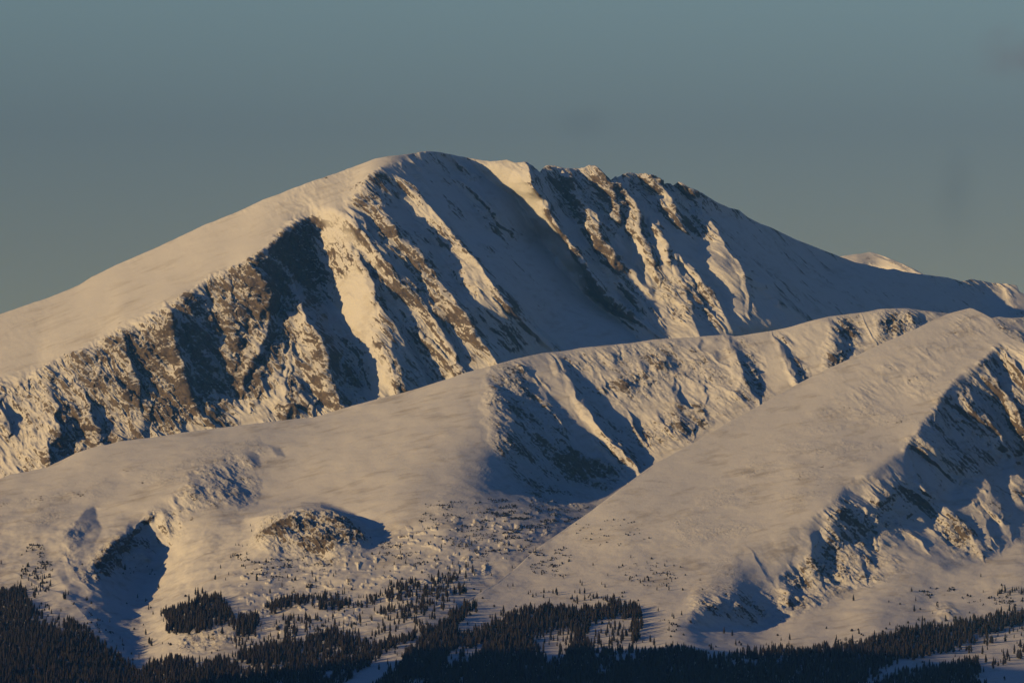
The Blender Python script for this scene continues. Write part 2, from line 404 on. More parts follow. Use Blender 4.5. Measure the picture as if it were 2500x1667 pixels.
# ------------------------------------------------------------------ main mountain
crestC = [(-150,815),(0,767),(32,756),(77,740),(121,726),(191,697),(223,677),(255,661),(287,645),(319,632),(367,611),(392,600),(500,549),(564,524),(605,506),(640,489),
 (691,470),(723,457),(787,435),(851,412),(915,388),(946,382),(994,377),(1042,370),(1068,371),(1106,379),(1138,385),(1170,391),(1200,395),(1238,391),(1257,398),(1287,396),
 (1302,407),(1318,420),(1330,407),(1346,404),(1378,411),(1404,412),(1423,411),(1436,404),(1455,406),(1474,423),(1491,441),(1501,431),(1506,434),(1531,422),(1554,425),
 (1573,423),(1600,431),(1616,441),(1622,449),(1635,448),(1643,453),(1657,445),(1683,457),(1715,472),(1746,492),(1778,507),(1804,513),(1826,531),(1858,547),(1890,559),
 (1938,583),(2000,607),(2049,626),(2087,640),(2167,658),(2183,656),(2205,663),(2259,671),(2310,677),(2348,687),(2371,681),(2422,691),(2454,693),(2482,698),(2489,712),
 (2500,717),(2560,745),(2650,790)]
cD = np.array([(-150, 9990), (0, 10000), (500, 10060), (850, 10075), (950, 10040), (1042, 10085), (1140, 10175), (1200, 10185), (1290, 10160), (1400, 10225), (1500,10250), (1683, 10320), (1850, 10560), (2049, 10900), (2300, 11220), (2430, 11350), (2500, 11300), (2650, 11200)], float)
crestC = [(x, y, float(np.interp(x, cD[:, 0], cD[:, 1]))) for x, y in crestC]
rimC = [(-150, 985, 9600), (0, 930, 9600), (99, 906, 9600), (128, 884, 9610), (191, 858, 9610), (230, 842, 9615), (271, 820, 9620), (293, 798, 9630), (319, 788, 9630), (367, 764, 9640), (430, 728, 9660),
 (510, 683, 9690), (560, 660, 9705), (622, 626, 9715), (654, 600, 9760), (690, 563, 9835), (720, 542, 9885), (746, 530, 9905), (765, 528, 9900), (800, 513, 9890), (851, 505, 9875), (872, 470, 9890), (900, 425, 9930), (950, 400, 9990), (1042, 386, 10060), (1140, 402, 10140), (1200, 412, 10150), (1290, 425, 10130),
 (1400, 440, 10190), (1660, 475, 10285), (1850, 560, 10520), (2049, 645, 10860), (2300, 695, 11180), (2430, 712, 11310), (2500, 740, 11230), (2650, 810, 11100)]
midC = [(-150, 1050, 9480), (0, 1040, 9470), (200, 970, 9510), (400, 860, 9570), (560, 800, 9600), (620, 760, 9620), (700, 720, 9740), (760, 700, 9790), (820, 690, 9770), (900, 660, 9740), (950, 600, 9785), (1050, 560, 9850), (1165, 560, 9958), (1290, 580, 10040), (1380, 590, 10060), (1500, 600, 10050), (1600, 610, 10055), (1740, 640, 10055), (1830, 690, 10085), (2000, 710, 10480), (2200, 730, 10900), (2400, 760, 11180), (2480, 780, 11120), (2650, 850, 11000)]
lowC = [(-150, 1150, 9390), (0, 1120, 9400), (200, 1050, 9420), (400, 980, 9460), (560, 950, 9490), (700, 900, 9510), (850, 860, 9540), (1000, 800, 9580), (1150, 740, 9630), (1250, 735, 9715), (1380, 740, 9870), (1500, 740, 9920), (1620, 740, 9930), (1800, 760, 9930), (1960, 790, 10180), (2200, 800, 10700), (2400, 830, 11020), (2650, 930, 10850)]
botC = [(-150, 1330, 9150), (0, 1290, 9180), (300, 1200, 9240), (600, 1150, 9280), (900, 1100, 9330), (1200, 1010, 9420), (1500, 950, 9560), (1980, 900, 9850), (2317, 900, 10400), (2650, 1050, 10600)]
Rg = []
def rd(p, **k): Rg.append(dict(p=p, **k))
# left cliffs
_rd = rd
def rd(p, **k): _rd([(x, y, h*.42) for x, y, h in p], **k)
rd([(-25,900,0),(-8,940,20),(8,1000,32),(22,1045,28),(25,1090,0)], sl=.6, sr=1.5)
rd([(60,905,0),(70,940,14),(85,985,0)], sl=.7, sr=1.4)
rd([(112,925,0),(125,960,18),(138,1005,35),(128,1060,50),(113,1140,60),(100,1220,40)], sl=.45, sr=1.25, rk=.8, rw=25)
rd([(180,935,0),(205,960,20),(220,1000,34),(240,1046,34),(254,1085,30),(262,1120,0)], sl=.6, sr=1.7)
rd([(240,850,0),(252,880,16),(240,930,24),(232,960,0)], sl=.7, sr=1.4, rk=.9, rw=16)
rd([(290,800,0),(300,825,26),(306,855,40),(322,895,40),(338,950,36),(362,1000,30),(380,1040,20)], sl=.65, sr=1.5, rk=.9, rw=22)
rd([(275,905,0),(290,935,16),(318,960,20),(330,985,16),(345,1010,0)], sl=.5, sr=1.8, rk=.9)
rd([(400,735,10),(418,760,60),(418,800,85),(427,855,90),(443,896,85),(455,941,72),(480,1000,45),(500,1040,20)], sl=1.0, sr=1.45, rk=.78, rw=45)
rd([(600,640,20),(620,660,60),(640,690,90),(657,720,105),(658,780,100),(628,860,85),(600,920,60),(588,975,20)], sl=1.05, sr=1.6, rk=.78, rw=50)
rd([(560,672,10),(563,720,26),(562,760,40),(568,820,50),(572,900,40),(575,950,10)], sl=.8, sr=1.2, rk=.8, rw=20, wob=.5)
rd([(455,975,0),(480,1000,26),(520,1035,34),(560,1060,30)], sl=.4, sr=1., rk=.8, rw=22)
# the tall snow pyramid under the bowl
rd([(718,655,0),(726,690,52),(739,746,95),(755,790,112),(781,829,120),(797,880,112),(803,915,112),(835,994,100),(860,1060,70)], sl=.80, sr=1.15, rk=.85, rw=26)
rd([(700,760,0),(712,800,14),(716,850,22),(712,900,16),(700,950,0)], sl=.9, sr=.9, rk=.7, rw=12)
rd([(760,930,0),(775,965,20),(765,1000,24),(760,1040,10)], sl=.8, sr=1.6, rk=.8, rw=10)
rd([(655,850,0),(640,900,16),(630,960,18),(615,1010,10)], sl=.6, sr=1.2, rk=.9, rw=9)
rd([(705,870,0),(700,930,22),(695,990,26),(690,1040,20)], sl=.5, sr=1.0, rk=.9, rw=20)
# small rocky noses under the rim
rd([(695,565,0),(712,600,18),(722,625,0)], sl=1.2, sr=1.4, rk=.9)
rd([(663,650,0),(680,680,18),(692,705,0)], sl=1.2, sr=1.4, rk=.9)
# ribs right of the bowl
def rd(p, sl=.8, sr=1.2, **k):
    k.setdefault('wob', .6); _rd([(x, y, h*.38) for x, y, h in p], sl=sl*.85, sr=sr*(.72 if p[0][0] < 940 else .85), **k)
rd([(838,512,0),(857,529,16),(872,560,26),(895,592,34),(937,647,42),(966,682,46),(1004,717,48),(1042,761,50),(1074,803,48),(1106,847,42),(1122,905,35),(1150,960,10)], sl=.75, sr=1.35)
rd([(858,600,0),(873,627,20),(889,656,34),(908,690,44),(918,735,50),(946,778,50),(985,829,46),(1017,886,40),(1042,924,34),(1060,970,10)], sl=.8, sr=1.2, rw=14)
rd([(905,800,0),(930,854,24),(959,905,34),(969,959,34),(975,1000,10)], sl=.7, sr=1.4, rk=.7, rw=14)
rd([(1010,790,0),(1042,835,24),(1085,873,30),(1115,915,24),(1130,960,0)], sl=.8, sr=1.3)
rd([(890,488,0),(913,506,14),(941,532,28),(970,567,38),(1012,615,44),(1040,656,46),(1066,682,46),(1104,726,46),(1136,780,46),(1177,835,44),(1215,890,34),(1240,930,10)], sl=.72, sr=1.35)
rd([(960,430,0),(1005,471,24),(1030,490,32),(1053,509,36),(1075,541,46),(1104,573,54),(1136,611,58),(1168,643,58),(1206,694,58),(1251,742,54),(1292,790,48),(1346,841,36),(1380,880,10)], sl=.7, sr=1.15)
rd([(1180,700,0),(1210,735,16),(1236,770,16),(1260,800,0)], sl=.5, sr=1.5, rk=.7)
rd([(1012,430,0),(1035,450,10),(1060,475,14),(1075,490,0)], sl=1.0, sr=.9)
rd([(1118,440,0),(1140,456,16),(1165,474,26),(1197,506,30),(1210,530,26),(1222,551,22),(1260,572,16),(1273,600,0)], sl=1.0, sr=1.0)
rd([(1098,377,0),(1110,390,14),(1125,408,18),(1140,430,14),(1150,450,0)], sl=1.1, sr=.9)
# the big arete of the right-hand cirque
rd([(1284,396,6),(1292,405,50),(1299,446,88),(1324,478,98),(1346,525,104),(1362,554,104),(1391,592,100),(1404,621,96),(1436,663,88),(1471,717,74),(1515,758,54),(1570,790,26),(1640,850,8)], sl=.72, sr=.98, rw=13)
rd([(1362,411,10),(1391,442,46),(1410,478,68),(1436,522,78),(1455,548,78),(1471,599,74),(1499,621,70),(1506,663,62),(1523,703,54),(1560,740,42),(1600,785,20),(1640,830,8)], sl=.9, sr=1.3, rw=14)
rd([(1455,407,14),(1475,430,50),(1493,455,64),(1506,503,60),(1515,550,20),(1520,570,0)], sl=.75, sr=1.3, rk=.75, rw=22)
rd([(1503,450,10),(1520,470,34),(1538,490,50),(1557,512,58),(1562,560,58),(1568,598,54),(1587,630,46),(1606,671,34),(1612,710,0)], sl=.8, sr=1.3, rw=13)
rd([(1584,522,0),(1592,545,28),(1606,565,38),(1625,598,40),(1632,639,28),(1634,660,0)], sl=.9, sr=1.3)
rd([(1577,426,14),(1590,440,40),(1606,454,54),(1632,473,60),(1644,502,58),(1651,528,46),(1676,560,24),(1690,585,0)], sl=.7, sr=1.35, rk=.7, rw=20)
rd([(1642,605,0),(1650,625,18),(1656,649,28),(1670,681,30),(1686,703,30),(1708,738,28),(1737,770,22),(1769,805,12),(1790,840,0)], sl=.8, sr=1.2)
rd([(1656,615,0),(1670,636,14),(1692,665,24),(1718,703,28),(1746,744,20),(1765,765,0)], sl=.9, sr=1.2)
rd([(1650,445,8),(1672,462,20),(1684,475,24)], sl=.8, sr=1.)
rd([(1680,462,10),(1690,472,34),(1705,490,48),(1715,528,56),(1740,545,60),(1759,579,62),(1778,610,62),(1810,642,60),(1830,665,56),(1855,680,54),(1884,709,52),(1906,738,48),(1938,760,42),(1973,783,32),(2010,830,10)], sl=.85, sr=.85, rw=13)
rd([(1800,660,0),(1815,680,14),(1825,710,20),(1830,765,14),(1835,790,0)], sl=.8, sr=1.6)
rd([(1515,770,0),(1545,800,14),(1580,830,0)], sl=.6, sr=1.2)
rd([(2430,690,4),(2450,705,16),(2470,740,30),(2490,770,40),(2520,800,40)], sl=.9, sr=.4, rk=.6)
rd = _rd
mk = raster([
 (.42, [(822,615),(838,600),(862,606),(845,645),(830,685),(822,690),(830,650)]), (.4, [(808,590),(816,592),(811,650),(804,645)]), (.45, [(799,540),(811,536),(815,560),(804,556)]), (.45, [(835,531),(846,540),(843,570),(836,562)]),
 (.62, [(0,935),(60,925),(128,886),(230,845),(300,800),(366,768),(430,730),(450,1080),(300,1100),(0,1200)]),
 (.35, [(-200,960),(60,930),(200,880),(160,950),(120,1180),(-200,1200)]),
 (.74, [(366,768),(510,684),(655,605),(665,700),(672,780),(640,860),(590,990),(450,1050),(400,1040),(310,960),(300,860),(318,795)]),
 (.95, [(655,602),(707,550),(745,532),(770,560),(785,650),(800,720),(760,800),(735,700),(700,700),(665,740)]),
 (.7, [(722,680),(750,745),(800,760),(870,850),(910,960),(860,1010),(760,1060),(735,960),(752,860),(735,740)]),
 (.38, [(690,860),(725,800),(760,820),(800,900),(820,1000),(680,1040),(640,1040)]),
 (.55, [(850,500),(846,470),(870,430),(900,396),(950,384),(985,430),(940,500)]),
 (.30, [(900,396),(960,390),(1000,430),(1060,510),(1120,640),(1240,780),(1330,850),(1120,900),(1050,780),(900,600),(850,505),(860,440)]),
 (.55, [(850,500),(880,470),(960,510),(1040,600),(1110,720),(1120,800),(1050,760),(950,640)]),
 (.30, [(930,700),(960,680),(1060,780),(1130,890),(1060,930),(960,960),(930,850)]),
 (.30, [(960,385),(1040,372),(1150,420),(1280,600),(1350,780),(1300,820),(1150,600)]),
 (.50, [(1270,395),(1660,440),(1700,480),(1760,600),(1640,560),(1560,540),(1500,640),(1420,560),(1330,470)]),
 (.30, [(1400,560),(1480,640),(1560,700),(1600,790),(1560,830),(1440,700)]),
 (.30, [(1690,460),(1860,550),(2200,665),(2430,700),(2430,800),(2200,800),(1980,790),(1780,600)]),
 (.45, [(1600,640),(1700,700),(1790,800),(1700,830),(1600,740)]),
], 3)
alcove = raster([(1., [(622,640),(655,607),(707,554),(742,536),(762,580),(782,690),(812,745),(795,800),(745,740),(728,700),(690,715),(672,760),(655,720),(640,690)])], 1)
tiltC = tilt([
 (-.4, [(1600,720),(1700,760),(1880,750),(1930,790),(1700,830),(1620,820)]),
(-.3, [(1620,600),(1650,700),(1680,760),(1640,800),(1615,700)]),
 (-.35, [(850,505),(800,515),(790,560),(820,650),(880,760),(900,700),(860,600)])], MPP, feather=5)
# the flutes of the cirque wall: sunlit strips between gullies, each as (y, left x, right x)
FLUTES = [
 [(514,781,836),(551,794,857),(608,787,858),(654,784,882),(706,800,903),(758,836,911),(810,872,940),(862,888,960),(914,893,976),(970,900,990)],
 [(540,842,868),(566,849,888),(608,883,924),(654,914,955),(701,945,1007),(753,981,1043),(805,1002,1069),(857,1028,1106),(914,1070,1137),(960,1100,1165)],
 [(500,893,915),(519,903,940),(566,940,981),(608,960,1023),(649,992,1054),(691,1033,1075),(732,1043,1106),(784,1085,1142),(836,1127,1173),(883,1147,1210),(940,1180,1245)],
 [(432,948,972),(447,950,997),(473,986,1023),(509,992,1064),(540,1023,1080),(577,1069,1116),(628,1085,1158),(680,1121,1189),(732,1158,1230),(784,1184,1272),(826,1215,1319),(852,1251,1345),(900,1300,1400)],
 [(445,1118,1132),(455,1127,1147),(488,1160,1184),(525,1182,1202),(556,1196,1230),(575,1225,1245)], [(380,1099,1112),(384,1101,1116),(421,1121,1142),(438,1140,1150)],
 [(380,1140,1290),(390,1147,1293),(421,1184,1298),(452,1215,1303),(483,1270,1319),(525,1301,1339),(556,1314,1365),(587,1329,1386),(613,1355,1402),(639,1386,1419),(670,1402,1443),(712,1433,1474),(748,1469,1511),(784,1526,1573),(840,1580,1625)],
 [(400,1350,1378),(410,1355,1386),(442,1376,1402),(483,1386,1423),(525,1412,1454),(556,1423,1459),(587,1443,1469),(608,1454,1495),(639,1474,1511),(660,1505,1542),(732,1542,1604),(784,1578,1641),(850,1625,1690)],
 [(400,1400,1465),(410,1407,1474),(447,1438,1485),(488,1464,1500),(525,1485,1511),(545,1500,1512)],
 [(448,1500,1512),(457,1506,1521),(494,1526,1552),(525,1532,1563),(566,1534,1557),(597,1552,1583),(639,1558,1594),(680,1589,1609),(705,1602,1612)],
 [(530,1584,1594),(540,1589,1604),(577,1594,1620),(618,1609,1630),(649,1613,1637),(680,1613,1661),(732,1609,1682),(784,1625,1692),(821,1646,1708),(860,1660,1725)],
 [(415,1550,1592),(426,1558,1604),(452,1583,1625),(483,1599,1641),(514,1615,1648),(535,1641,1663),(570,1665,1680)],
 [(615,1641,1655),(623,1646,1661),(660,1674,1692),(712,1695,1735),(784,1740,1778),(820,1765,1800)],
 [(440,1640,1675),(447,1646,1682),(473,1680,1703),(509,1693,1713),(540,1703,1729),(566,1708,1755),(603,1719,1770),(639,1729,1807),(675,1744,1817),(691,1755,1864),(732,1776,1895),(764,1802,1911),(795,1812,1930),(840,1830,1970)]]
_xs = np.arange(720, 2080, 2.0); _ys = np.arange(350, 980, 2.0); _GX, _GY = np.meshgrid(_xs, _ys)
_WX = _GX+9*gnoise(_GX/42, _GY/34, _GX*0, 501)+5*gnoise(_GX/15, _GY/13, _GX*0, 502)+2.5*gnoise(_GX/6, _GY/6, _GX*0, 503)
_lit = np.zeros(_GX.shape)
for st in FLUTES:
    a_ = np.array(st, float); xl = np.interp(_GY, a_[:, 0], a_[:, 1])-11; xr = np.interp(_GY, a_[:, 0], a_[:, 2])
    _lit = np.maximum(_lit, (1.4 if st[0][0] in (380, 440) and len(st) > 10 else 1.0)*np.where((_GY > a_[0, 0]) & (_GY < a_[-1, 0]), np.clip((_WX-xl)/5+.5, 0, 1)*np.clip((xr-_WX)/3+.5, 0, 1), 0))
_g = .80-1.60*_lit*(1+.25*gnoise(_GX/30, _GY/30, _GX*0, 504)); _g = _g-blur(_g, 62, 2)
_g *= sstep(740, 800, _GX)*(1-sstep(1950, 2040, _GX))
_g *= sstep(350, 385, _GY)*(1-sstep(940, 978, _GY))
# least-squares relief: slope across the face as given, hardly any change along the ribs
_pad = 256; _gp = np.pad(_g, _pad); _kx = 2*np.pi*np.fft.fftfreq(_gp.shape[1], 2.0)[None]; _ky = 2*np.pi*np.fft.fftfreq(_gp.shape[0], 2.0)[:, None]
_kt = _kx*.62+_ky*.78
_fo = np.real(np.fft.ifft2(-1j*_kx*np.fft.fft2(_gp)/(_kx**2+.35*_kt**2+(1/300.)**2)))[_pad:-_pad, _pad:-_pad]*MPP
def flutes(px, py):
    fx = np.clip((px-720)/2, 1, _fo.shape[1]-3.001); fy = np.clip((py-350)/2, 1, _fo.shape[0]-3.001)
    ix = fx.astype(int); iy = fy.astype(int); u = fx-ix; v = fy-iy
    return (_fo[iy, ix]*(1-u)+_fo[iy, ix+1]*u)*(1-v)+(_fo[iy+1, ix]*(1-u)+_fo[iy+1, ix+1]*u)*v
CLIFF = [(-.3, [(0,930),(130,885),(300,800),(430,728),(650,605),(750,530),(840,700),(930,980),(500,1100),(0,1230)]),
 (1.25, [(432,730),(511,684),(516,722),(532,805),(528,855),(541,930),(561,971),(470,971),(453,938),(445,888),(428,851),(416,780)]),
 (1.0, [(624,626),(748,531),(761,535),(769,593),(782,676),(790,705),(832,772),(869,863),(898,938),(915,971),(827,992),(790,967),(802,946),(786,863),(782,822),(740,763),(728,705),(703,738),(674,788),(669,722),(657,689),(632,664)]),
 (1.2, [(524,755),(549,797),(557,822),(545,838),(528,813)]), (1.5, [(308,847),(333,863),(362,938),(374,1009),(366,1021),(345,967),(324,901)]),
 (1.5, [(276,905),(308,934),(336,975),(328,988),(291,946)]), (1.4, [(137,1005),(175,1017),(195,1071),(183,1109),(121,1134),(121,1088),(141,1063)]),
 (1.5, [(218,965),(237,980),(258,1025),(262,1085),(245,1088),(233,1042),(214,1013)]), (1.3, [(12,980),(46,1017),(46,1046),(21,1070),(8,1030)]), (1.2, [(119,918),(143,922),(148,948),(123,955)]),
 (1.2, [(225,855),(251,860),(247,890),(220,882)]), (1.2, [(345,1028),(376,1022),(368,1066),(341,1070)]), (1.3, [(588,720),(617,780),(600,838),(588,780)]),
 (1.2, [(559,811),(580,820),(584,940),(565,930),(559,863)]), (1.2, [(638,755),(671,736),(648,790),(622,808)]),
 (-.7, [(728,712),(742,770),(720,800),(700,850),(655,860),(600,960),(590,1000),(640,1000),(690,900),(735,850),(755,800)]),
 (1.0, [(690,870),(705,900),(700,960),(690,930)]), (1.1, [(735,900),(760,960),(790,985),(760,1010),(735,960)]), (.9, [(510,1000),(540,1010),(530,1040),(505,1030)])]
cliffs = relief((-60, 960, 480, 1260), CLIFF, (.22, .97), .25, MPP, seed=610, erode=7)
def dmodC(px, py, D):
    D = D+flutes(px, py)+cliffs(px, py)
    D = D+bspl(tiltC, px, py)
    D = D+34*sstep(930, 1060, px)+45*sstep(1190, 1340, px)
    # shallow concave snow bowl under the rim and the alcove beside the pyramid
    return D
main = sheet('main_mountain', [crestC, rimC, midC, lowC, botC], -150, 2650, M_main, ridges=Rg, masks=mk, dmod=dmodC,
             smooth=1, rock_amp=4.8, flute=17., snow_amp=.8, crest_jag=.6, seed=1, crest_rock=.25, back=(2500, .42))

# ------------------------------------------------------------------ middle ridge, left hill and the basin below them
crestB = [(-150,1195),(0,1168),(25,1158),(80,1148),(115,1140),(160,1118),(190,1103),(240,1088),(262,1085),(300,1076),(370,1068),(450,1055),(540,1043),(600,1037),(680,1027),(768,1018),(838,996),
 (921,974),(1010,951),(1106,921),(1135,910),(1205,892),(1259,876),(1323,862),(1377,857),(1419,849),(1483,843),(1546,837),(1594,829),(1706,822),(1773,816),(1794,821),(1884,807),
 (1925,799),(1977,784),(2023,773),(2119,761),(2144,755),(2189,753),(2218,753),(2246,757),(2278,761),(2317,765),(2370,775),(2422,777),(2438,773),(2470,777),(2500,774),(2650,780)]
cB = np.array([(-150, 8450), (0, 8500), (300, 8600), (700, 8680), (1100, 8760), (1205, 8800), (1330, 8880), (1400, 8915), (1600, 8975), (1980, 9030), (2317, 9110), (2650, 9200)], float)
crestB = [(x, y, float(np.interp(x, cB[:, 0], cB[:, 1]))) for x, y in crestB]
B1 = [(-150, 1225, 8330), (0, 1205, 8370), (200, 1150, 8440), (500, 1085, 8520), (800, 1050, 8570), (1000, 990, 8620), (1190, 925, 8680), (1260, 920, 8760), (1340, 905, 8820), (1400, 900, 8850), (1600, 880, 8895), (1980, 840, 8950), (2317, 810, 9020), (2650, 840, 9100)]
B2 = [(-150, 1290, 8120), (0, 1280, 8130), (150, 1240, 8200), (300, 1200, 8260), (500, 1140, 8350), (700, 1160, 8320), (900, 1110, 8340), (1100, 1060, 8370), (1210, 1040, 8410), (1320, 1050, 8525), (1420, 1040, 8620), (1560, 1020, 8700), (1700, 980, 8745), (1980, 900, 8850), (2317, 860, 8930), (2650, 900, 9000)]
B3 = [(-150, 1390, 7850), (0, 1370, 7860), (150, 1330, 7960), (300, 1290, 8060), (430, 1230, 8140), (600, 1240, 8120), (800, 1240, 8050), (1000, 1190, 8060), (1150, 1180, 8090), (1250, 1190, 8200), (1340, 1200, 8360), (1450, 1200, 8440), (1600, 1150, 8520), (2000, 1010, 8680), (2650, 1050, 8900)]
B4 = [(-150, 1490, 7500), (0, 1480, 7500), (150, 1470, 7480), (300, 1400, 7780), (400, 1380, 7850), (500, 1370, 7700), (700, 1380, 7620), (900, 1340, 7660), (1100, 1290, 7720), (1300, 1270, 7820), (1400, 1290, 7840), (1600, 1300, 8100), (2000, 1200, 8400), (2650, 1200, 8700)]
B5 = [(-150, 1610, 6850), (0, 1600, 6850), (200, 1600, 6950), (340, 1560, 7280), (420, 1540, 7060), (600, 1520, 7060), (800, 1500, 7100), (1000, 1460, 7190), (1100, 1455, 7230), (1200, 1440, 7290), (1400, 1430, 7420), (2650, 1400, 9000)]
B6 = [(-150, 1720, 6300), (340, 1720, 6450), (1000, 1720, 6180), (1100, 1720, 6250), (1300, 1720, 6900), (2650, 1720, 8600)]
Rg = []
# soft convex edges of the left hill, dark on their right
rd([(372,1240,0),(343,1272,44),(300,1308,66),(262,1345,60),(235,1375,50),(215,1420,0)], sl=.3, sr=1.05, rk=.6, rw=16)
# spur with the left forest
rd([(20,1390,0),(60,1410,30),(143,1450,60),(191,1480,90),(250,1540,120),(305,1605,140),(345,1660,120),(370,1700,60)], sl=.15, sr=1.5, rk=.1, wob=.5)
rd([(150,1340,0),(170,1380,22),(200,1420,32),(235,1450,20),(250,1470,0)], sl=.5, sr=1.1, rk=.9, rw=16)
# bluff at the forest edge
rd([(505,1500,0),(490,1530,14),(470,1555,22),(450,1580,14),(440,1595,0)], sl=.5, sr=.5, rk=.9, rw=14)
# face dropping into the hidden valley
rd([(1200,893,6),(1190,915,16),(1205,950,26),(1225,1000,34),(1255,1060,40),(1290,1120,40),(1330,1180,36),(1355,1225,20)], sl=.25, sr=.5, rk=.75, rw=60)
rd([(1260,878,4),(1285,905,16),(1315,945,20),(1345,990,20),(1370,1030,18),(1400,1090,0)], sl=.8, sr=1.1, rk=.7)
rd([(1320,1000,0),(1340,1030,14),(1370,1070,16),(1400,1110,14),(1430,1150,0)], sl=.9, sr=1.0)
rd([(1335,862,4),(1360,888,20),(1385,925,28),(1420,980,34),(1455,1030,36),(1500,1085,38),(1540,1130,34),(1570,1160,20)], sl=.6, sr=1.3, rk=.65, rw=16)
rd([(1450,1060,0),(1480,1100,22),(1510,1140,26),(1530,1170,16),(1545,1200,0)], sl=.7, sr=1.1, rk=.9, rw=14)
rd([(1380,1120,0),(1410,1150,18),(1440,1180,22),(1470,1215,0)], sl=.6, sr=.9, rk=.9, rw=18)
rd([(1455,905,0),(1475,925,10),(1500,965,10),(1510,985,0)], sl=.8, sr=1.2, rk=.8)
rd([(1520,990,0),(1540,1015,18),(1560,1050,24),(1580,1085,16),(1600,1110,0)], sl=.7, sr=1.2, rk=.8, rw=12)
rd([(1500,840,4),(1515,860,12),(1512,885,0)], sl=.6, sr=1.1, rk=.9)
rd([(1640,905,0),(1650,935,14),(1660,975,20),(1690,1000,26),(1700,1040,24),(1690,1080,0)], sl=.5, sr=1.0, rk=.9, rw=18)
rd([(1715,900,0),(1725,935,10),(1730,965,12),(1720,1010,0)], sl=.5, sr=1.2, rk=.7)
rd([(1770,816,4),(1785,840,22),(1805,870,34),(1815,910,38),(1828,950,34),(1850,990,20),(1860,1010,0)], sl=.55, sr=1.1, rk=.8, rw=18)
rd([(1886,808,4),(1905,840,20),(1925,880,32),(1945,920,36),(1965,950,20)], sl=.55, sr=1.1, rk=.7, rw=14)
rd([(2030,775,2),(2045,800,10),(2075,840,14),(2060,880,14),(2040,900,0)], sl=.6, sr=1.3, rk=.95, rw=18)
rd([(2105,765,2),(2115,800,12),(2135,840,10),(2145,870,0)], sl=.6, sr=1.2, rk=.8)
rd([(2170,755,2),(2195,780,14),(2190,830,14),(2180,850,0)], sl=.6, sr=1.2, rk=.8)
rd([(2230,757,2),(2245,780,10),(2250,810,0)], sl=.6, sr=1.2, rk=.8)
mkB = raster([
 (.32, [(-200,1225),(150,1180),(480,1090),(640,1060),(520,1140),(420,1190),(280,1200),(180,1290),(-200,1330)]),
 (.5, [(450,1150),(575,1110),(640,1180),(600,1260),(540,1240),(470,1250),(420,1330),(370,1300)]),
 (.45, [(600,1060),(640,1080),(700,1130),(640,1150),(560,1110)]),
 (.85, [(230,1350),(290,1300),(340,1300),(380,1340),(300,1370),(250,1440),(200,1430),(215,1390)]),
 (.5, [(150,1310),(220,1260),(200,1330),(170,1400),(140,1370)]),
 (.72, [(1190,895),(1280,880),(1330,960),(1420,1100),(1480,1200),(1430,1240),(1270,1220),(1215,1120),(1180,1000)]),
 (.30, [(1120,1130),(1220,1120),(1300,1230),(1100,1190)]),
 (.85, [(1370,1130),(1480,1110),(1530,1150),(1500,1210),(1380,1210)]),
 (.34, [(1340,860),(1800,820),(1830,960),(1700,1080),(1560,1120),(1450,1000)]),
 (.6, [(1490,870),(1620,850),(1660,890),(1650,960),(1600,970),(1480,930)]),
 (.6, [(1640,980),(1700,960),(1705,1070),(1650,1090),(1610,1040)]),
 (.55, [(1805,830),(1860,870),(1850,1000),(1800,980)]),
 (.7, [(2030,770),(2110,770),(2090,870),(2020,930),(2010,870)]),
 (.7, [(2140,752),(2320,762),(2240,810),(2130,860)]),
 (.5, [(2400,760),(2520,760),(2520,860),(2430,840)]),
 (.9, [(660,1262),(735,1243),(830,1250),(900,1290),(905,1330),(830,1350),(740,1345),(640,1340),(620,1320)]),
 (.4, [(660,1345),(830,1350),(840,1410),(720,1390),(640,1360)]),
 (.75, [(430,1545),(520,1530),(580,1535),(560,1570),(470,1600),(430,1580)]),
 (.3, [(1060,1200),(1440,1225),(1400,1290),(1250,1280),(1050,1250)]),
], 3)
_b = raster([(1., [(560,1380),(700,1350),(900,1330),(1050,1260),(1440,1230),(1200,1400),(1100,1480),(900,1520),(600,1600),(430,1600),(430,1540),(600,1480)])], 3)
_b = _b*sstep(.16, .34, gnoise(RX/24, RY/9, RX*0, 301)+.4*gnoise(RX/80, RY/30, RX*0, 302))
mkB = np.maximum(mkB, _b*.62)
kt = np.array([(560,1300),(604,1269),(655,1259),(687,1250),(735,1242),(783,1241),(808,1247),(862,1263),(910,1295),(960,1330)], float)
